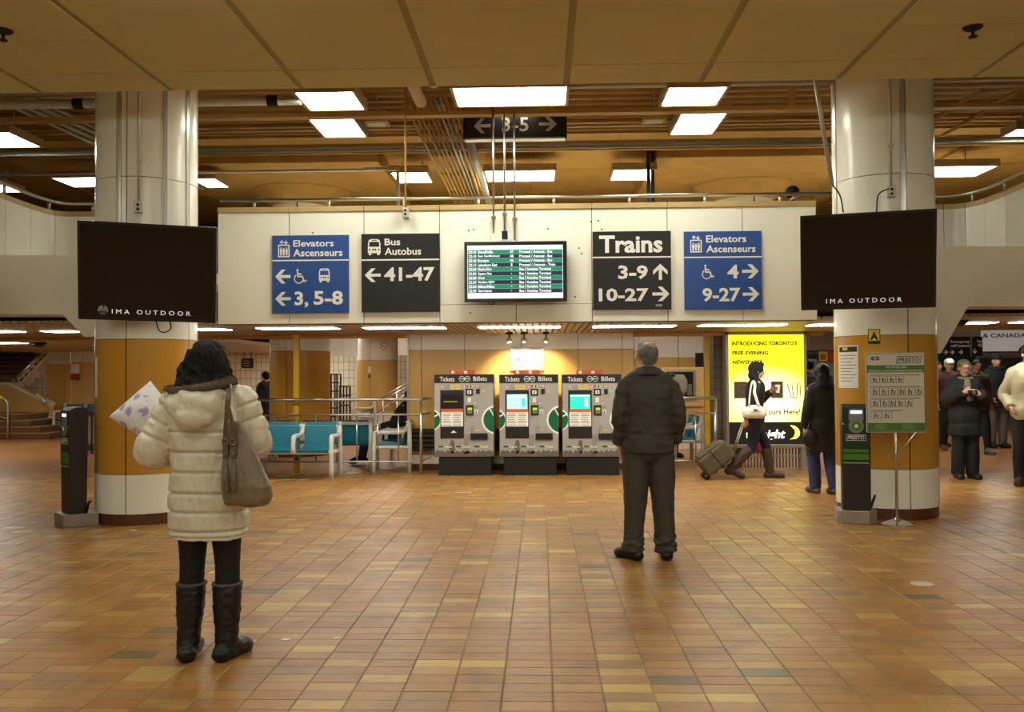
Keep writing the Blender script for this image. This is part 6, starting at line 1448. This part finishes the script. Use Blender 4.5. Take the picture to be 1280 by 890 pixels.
def hd(g):
    Hh=a_.Hh; g.ball(Hh(0,-.03,.03),.098,.115,.105,n=18,m=12); g.ball(Hh(0,-.05,-.07),.085,.085,.09); g.ball(Hh(0,.035,.10),.062,.06,.03)
a_.wear('hood',BLK,hd,fold=.005,sm=3)
CUP=mat('cup_white',srgb(240,236,226),0.5); wl_=a_.J['wrL']
# paper cup held in the hand
def wpt(p,v): return p.root.matrix_basis @ Vector(v)
bpy.context.view_layer.update()
pw_=wpt(a_,(wl_.x+.03,wl_.y+.09,wl_.z-.02)); t=thing('paper_cup','white paper cup held up by the woman walking past the poster','cup',tuple(pw_)); G().lathe([(.028,0),(.038,.10),(.040,.10),(.040,.108),(.001,.112)],(0,0),16).build('cup',CUP,t); G().lathe([(.042,.1),(.042,.112),(.036,.118),(.001,.118)],(0,0),16).build('lid',CUP,t)
HBW=mat('handbag_cream',srgb(232,226,206),0.4,var=.06,bump=.3,bscale=20); c0=D(943,512,q.y-.30)
t=thing('handbag','cream handbag hanging from the shoulder of the woman in black','bag',(c0.x,c0.y,c0.z-.12))
g=G(); g.ball((0,0,.09),.17,.06,.10,n=20,m=10); g.ball((-.09,0,.07),.09,.055,.08); g.ball((.09,0,.07),.09,.055,.08); inst('bag_body',remesh(g,.01,3,'bag_body',HBW),t)
s0=D(943,468+14,q.y-.24)-t.location
G().tube([(-.08,-.02,.16),(-.06,.0,.35),(-.03,.03,s0.z+.02),(.0,.06,s0.z+.06),(.02,.04,s0.z),(.0,-.02,.35),(.06,-.03,.16)],.012,n=8,sub=4,ell=1.8).build('strap',HBW,t,smooth=True); G().box(-.03,.03,-.068,-.055,.10,.13).build('clasp',STEEL,t)
c1=D(956,548,q.y-.02); t=G().rings([(-.24,0,0,.06,.02),(-.12,0,0,.085,.03),(.0,-.01,0,.07,.03),(.1,-.02,0,.03,.02)],14).build('shopping_bag',mat('pink_bag',srgb(190,40,84),0.5,bump=.4,bscale=16),None,smooth=True); t.location=(c1.x,q.y+.30,c1.z); G().tube([(-.02,0,.08),(-.04,-.02,.3),(-.02,-.06,.5)],.006,n=6,sub=3).build('handle',mat('pink_bag',srgb(190,40,84),0.5),t); tag(t,'bright pink bag on the far side of the woman walking past the poster','bag')
# suitcase
SUITC=mat('suitcase_olive_brown',srgb(86,74,54),0.7,var=.15,vscale=10,bump=.2,bscale=50); cc=F(880,597.5)
hw=wpt(a_,tuple(a_.J['wrR'])) 
t=thing('rolling_suitcase','olive brown rolling suitcase tilted on its wheels behind the walking woman','suitcase',(cc.x,q.y-.05,0)); t.location.z=.0
TL_=Matrix.Translation((0,0,.045))@Matrix.Rotation(R_(52),4,'Y')
g=G(); g.box(-.26,.02,-.19,.19,.02,.52,TL_); g.build('case_body',SUITC,t,bevel=.04,seg=3)
G().box(-.30,-.25,-.16,.16,.06,.44,TL_).build('front_pocket',SUITC,t,bevel=.025,seg=3); G().box(-.275,.03,-.196,.196,.25,.262,TL_).build('zip_band',DARK,t); G().box(-.14,-.04,-.03,.03,.52,.545,TL_).build('grab_handle',BLACKP,t,bevel=.008)
for sy in (-.14,.14): G().tube([(0,sy-.02,.042),(0,sy+.02,.042)],.042,n=16).build('wheel',BLACKP,t,smooth=True)
hl=hw-t.location+Vector((0,.05,-.06)); e0=TL_@Vector((-.0,-.06,.50)); e1=TL_@Vector((-.0,.06,.50))
for e in (e0,e1): G().tube([e,Vector((hl.x,e.y*.9,hl.z))],.009,n=8).build('telescopic_bar',STEEL,t,smooth=True)
G().tube([(hl.x,-.08,hl.z),(hl.x,.08,hl.z)],.014,n=8).build('pull_grip',BLACKP,t,smooth=True)
# ------------------------------------------------------------------ dark coat and jeans beside the right column
q=F(1030,617); p_=P('person in a dark coat and blue jeans walking away, half hidden by the right column',(q.x,q.y),R_(10),1.60,vox=.013,kneeL=(-.09,.1,.5),ankL=(-.09,.06,.085),toeL=(-.1,.22,.03),kneeR=(.09,.0,.48),ankR=(.09,-.12,.10),toeR=(.1,.03,.03))
p_.body(); p_.trousers(DENIM,.022,bell=.012); p_.shoes(mat('shoe_grey',srgb(90,84,80),.6),.01); p_.coat(BLK,.045,hem=.56,flare=.02,fold=.014); p_.hair(HAIRB,'long',.03)
c0=D(1014,545,q.y-.1); t=thing('shoulder_bag','black handbag on the person in jeans by the right column','bag',(c0.x,c0.y,c0.z-.15)); g=G(); g.ball((0,0,.12),.11,.06,.13); inst('bag_body',remesh(g,.012,3,'bag_body',LEATH),t); G().tube([(-.05,0,.2),(.05,.02,.5),(.12,.06,.62)],.01,n=6,sub=3).build('strap',LEATH,t)
# ------------------------------------------------------------------ person with a backpack beyond
q=D(1012,500,16.6); p_=P('person in dark clothes with a backpack in the passage beyond the poster',(q.x,q.y),R_(5),1.76,vox=.016,skin=0); p_.body(); p_.trousers(mat('cloth_brown',srgb(60,46,38),.8),.015); p_.shoes(LEATH,.01); p_.coat(BLK,.03,hem=.78); p_.hair(HAIRB,'short',.014)
c0=Vector((q.x,q.y-.20,1.05)); t=thing('backpack','dark backpack worn by the person beyond the poster','backpack',tuple(c0)); g=G(); g.rings([(0,0,0,.14,.07),(.06,0,0,.16,.09),(.3,0,0,.15,.08),(.42,0,.01,.11,.05)],20); inst('pack_body',remesh(g,.014,3,'pack_body',mat('pack_brown',srgb(44,34,30),.8,bump=.3)),t); G().box(-.1,.1,-.1,-.08,.06,.2).build('pocket',mat('pack_brown',srgb(44,34,30),.8),t,bevel=.01)
# ------------------------------------------------------------------ group on the right
GREYC=mat('cloth_grey',srgb(110,104,98),.8,var=.1,vscale=10)
q=F(1207,598); p_=P('person in a black coat and scarf with glasses, holding a camera at the chest',(q.x,q.y),R_(176),1.68,vox=.012,elL=(-.27,.04,1.12),wrL=(-.12,.25,1.22),elR=(.27,.04,1.12),wrR=(.10,.25,1.26),hdL=Vector((.6,.3,.1)),hdR=Vector((-.6,.2,.0)),hnL=Vector((0,-1,0)),hnR=Vector((0,-1,0)),pitch=R_(-8))
p_.body(); p_.trousers(BLK,.028,bell=.02); p_.shoes(LEATH,.014); p_.coat(BLK,.05,hem=.62,flare=.01,fold=.014); 
def hb2(g):
    Hh=p_.Hh; g.ball(Hh(0,-.02,.04),.086,.096,.08,n=18,m=12); g.ball(Hh(0,-.045,-.02),.09,.06,.08)
p_.wear('hair',mat('hair_mousy',srgb(112,92,68),.5,bump=.4,bscale=60),hb2,fold=.006,fsc=40,sm=2)
SCARF=mat('scarf_olive',srgb(120,112,84),.9,var=.3,vscale=30); p_.wear('scarf',SCARF,lambda g:(g.tube([(-.11,.02,1.44),(0,.1,1.42),(.11,.02,1.44),(.06,-.08,1.46),(-.06,-.08,1.46),(-.11,.02,1.44)],.038,n=12,sub=3), g.tube([(0,.11,1.42),(.02,.17,1.3),(.0,.2,1.12)],[.04,.05,.045],n=12,sub=3)),fold=.008,fsc=16)
g=G()
for sx in (-1,1): g.tube([p_.Hh(sx*.034+.026*math.cos(a),.105,.008+.02*math.sin(a)) for a in np.linspace(0,2*math.pi,13)],.003,n=6); g.tube([p_.Hh(sx*.06,.105,.01),p_.Hh(sx*.084,0,.01)],.003,n=6)
g.tube([p_.Hh(-.01,.107,.012),p_.Hh(.01,.107,.012)],.003,n=6); g.build('glasses',FRM,p_.root)
cpt=wpt(p_,(-.0,.30,1.21)); t=thing('compact_camera','small dark camera held by the person in the black coat and scarf','camera',(cpt.x,cpt.y,cpt.z),R_(176)); G().box(-.06,.06,-.02,.02,0,.07).build('camera_body',BLACKP,t,bevel=.006); G().lathe([(.001,0),(.02,.0),(.024,-.03)],(0,0),14).build('lens',STEEL,t); t.children[1].rotation_euler=(R_(90),0,0); t.children[1].location=(0,.02,.035)
BEIGE=mat('jacket_beige',srgb(176,164,132),.6,var=.06,bump=.25,bscale=18)
q=F(1283,607); p_=P('man in a beige jacket walking in from the right picture edge, hand in pocket',(q.x+.05,q.y),R_(150),1.86,vox=.012,yaw=R_(45),kneeL=(-.10,.16,.52),ankL=(-.10,.10,.14),toeL=(-.11,.25,.07),kneeR=(.10,.02,.48),ankR=(.10,-.05,.085),elR=(.27,-.05,1.1),wrR=(.19,.12,.95),wrL=(-.2,.1,.9)); p_.body(); p_.trousers(BLK,.022,bell=.015); p_.shoes(mat('shoe_brown',srgb(60,40,28),.5),.012); p_.coat(BEIGE,.032,hem=.80,flare=-.01,fold=.016); p_.hair(HAIRB,'short',.012)
q=D(1246,500,18.3); p_=P('person in a dark coat, black scarf and hat with grey trousers, far right',(q.x,q.y),R_(180),1.84,vox=.015,elL=(-.24,.03,1.1),wrL=(-.17,.15,.93),elR=(.24,.03,1.1),wrR=(.17,.15,.93)); p_.body(); p_.trousers(GREYC,.02,bell=.012); p_.shoes(BLK,.012); p_.coat(BLK,.04,hem=.74); p_.wear('scarf',BLK,lambda g:g.tube([(-.11,.02,1.46),(0,.1,1.46),(.11,.02,1.46),(0,-.09,1.47),(-.11,.02,1.46)],.055,n=12,sub=4),fold=.006)
p_.wear('hat',BLK,lambda g:(g.ball(p_.Hh(0,-.005,.075),.092,.108,.07,n=18,m=10), g.ball(p_.Hh(0,.0,.045),.115,.13,.014,n=20,m=8)),fold=0,sm=2)
q=D(1221,500,17.0); p_=P('smiling man in a brown jacket just behind the person holding the camera',(q.x,q.y),R_(182),1.73,skin=1,vox=.014,kneeL=(-.09,.14,.5),ankL=(-.09,.18,.085),toeL=(-.1,.33,.03),ankR=(.09,-.1,.085),kneeR=(.09,.0,.48)); p_.body(); p_.trousers(BLK,.016); p_.shoes(GREYC,.012); p_.coat(mat('jacket_brown',srgb(66,54,44),.7),.035,hem=.78); p_.hair(HAIRB,'short',.008)
q=D(1187,500,17.6); p_=P('person in a white cap and red top behind the person holding the camera',(q.x,q.y),R_(170),1.75,skin=0,vox=.015,kneeL=(-.09,.1,.5),ankR=(.1,-.12,.11),toeR=(.1,.05,.03)); p_.body(); p_.trousers(BLK,.02,bell=.01); p_.shoes(mat('shoe_redbrown',srgb(120,50,40),.5),.012); p_.coat(mat('jacket_maroon',srgb(74,22,22),.7),.03,hem=.80); p_.wear('top_front',mat('top_red',srgb(170,24,28),.7),lambda g:g.rings([(.86,0,.075,.09,.09),(1.1,0,.07,.085,.085),(1.35,0,.07,.07,.075)],18),fold=.004)
CAPW=mat('cap_white',srgb(226,216,204),.7); p_.wear('cap',CAPW,lambda g:(g.ball(p_.Hh(0,-.005,.06),.092,.108,.075,n=18,m=10), g.ball(p_.Hh(0,.11,.045),.07,.075,.012), g.ball(p_.Hh(0,-.05,.0),.085,.06,.06)),fold=0,sm=2)
q=D(1172.5,500,18.6); p_=P('man with a bare head glimpsed at the edge of the right column',(q.x,q.y),R_(185),1.72,skin=1,vox=.016); p_.body(); p_.trousers(BLK,.016); p_.shoes(BLK,.012); p_.coat(mat('jacket_tan',srgb(120,100,70),.7),.03,hem=.80); p_.hair(HAIRB,'short',.006)
q=D(1213,500,21.5); p_=P('distant person in dark clothes between the man in brown and the one in the hat',(q.x,q.y),R_(175),1.70,skin=0,vox=.018); p_.body(); p_.trousers(BLK,.016); p_.shoes(BLK,.012); p_.coat(BLK,.03,hem=.80); p_.hair(HAIRBR,'short',.008)
# ------------------------------------------------------------------ left background people
q=D(332,510,19.2); p_=P('person in black standing half hidden behind the mustard column on the left',(q.x,q.y),R_(60),1.60,vox=.016); p_.body(); p_.trousers(BLK,.02); p_.shoes(BLK,.012); p_.coat(BLK,.05,hem=.45,flare=.03); p_.hair(HAIRB,'short',.016)
# slumped person on the end-on bench
q=F(500,590); bx_,by_=b1.x+.22,b1.y+1.0
p_=P('person in dark blue trousers slumped asleep on the end-on bench',(bx_-.2,by_+.5),R_(90),1.70,vox=.014,lean=-.55,z=-.40,
  hipL=(-.09,.0,.90),hipR=(.09,.0,.90),kneeL=(-.10,.42,.98),kneeR=(.10,.44,.95),ankL=(-.10,.50,.55),ankR=(.10,.52,.52),toeL=(-.1,.66,.46),toeR=(.1,.68,.44),elL=(-.26,-.16,1.12),wrL=(-.12,.16,1.05),elR=(.26,-.16,1.12),wrR=(.12,.16,1.05),head=(0,-.30,1.56),pitch=R_(-5))
p_.body(); p_.trousers(mat('trousers_dark_blue',srgb(34,34,66),.8),.02); p_.shoes(BLK,.012); p_.coat(BLK,.035,hem=.82); p_.hair(HAIRB,'short',.012)
# head behind the man in the suit
q=D(839,500,16.4); p_=P('person with dark hair and an olive top standing behind the man in the suit',(q.x,q.y),R_(-150),1.52,vox=.015); p_.body(); p_.trousers(BLK,.016); p_.shoes(BLK,.012); p_.coat(mat('top_olive',srgb(96,92,52),.8),.03,hem=.84); p_.hair(HAIRB,'long',.012)
# passer-by on the mezzanine
q=D(991,245,13.3); p_=P('person walking on the mezzanine, head showing above the balcony rail on the right',(q.x,q.y),R_(-100),1.66,vox=.015,z=2.6); p_.body(); p_.trousers(BLK,.016); p_.shoes(BLK,.012); p_.coat(mat('jacket_navy',srgb(30,32,48),.8),.03,hem=.80); p_.hair(HAIRB,'short',.014)
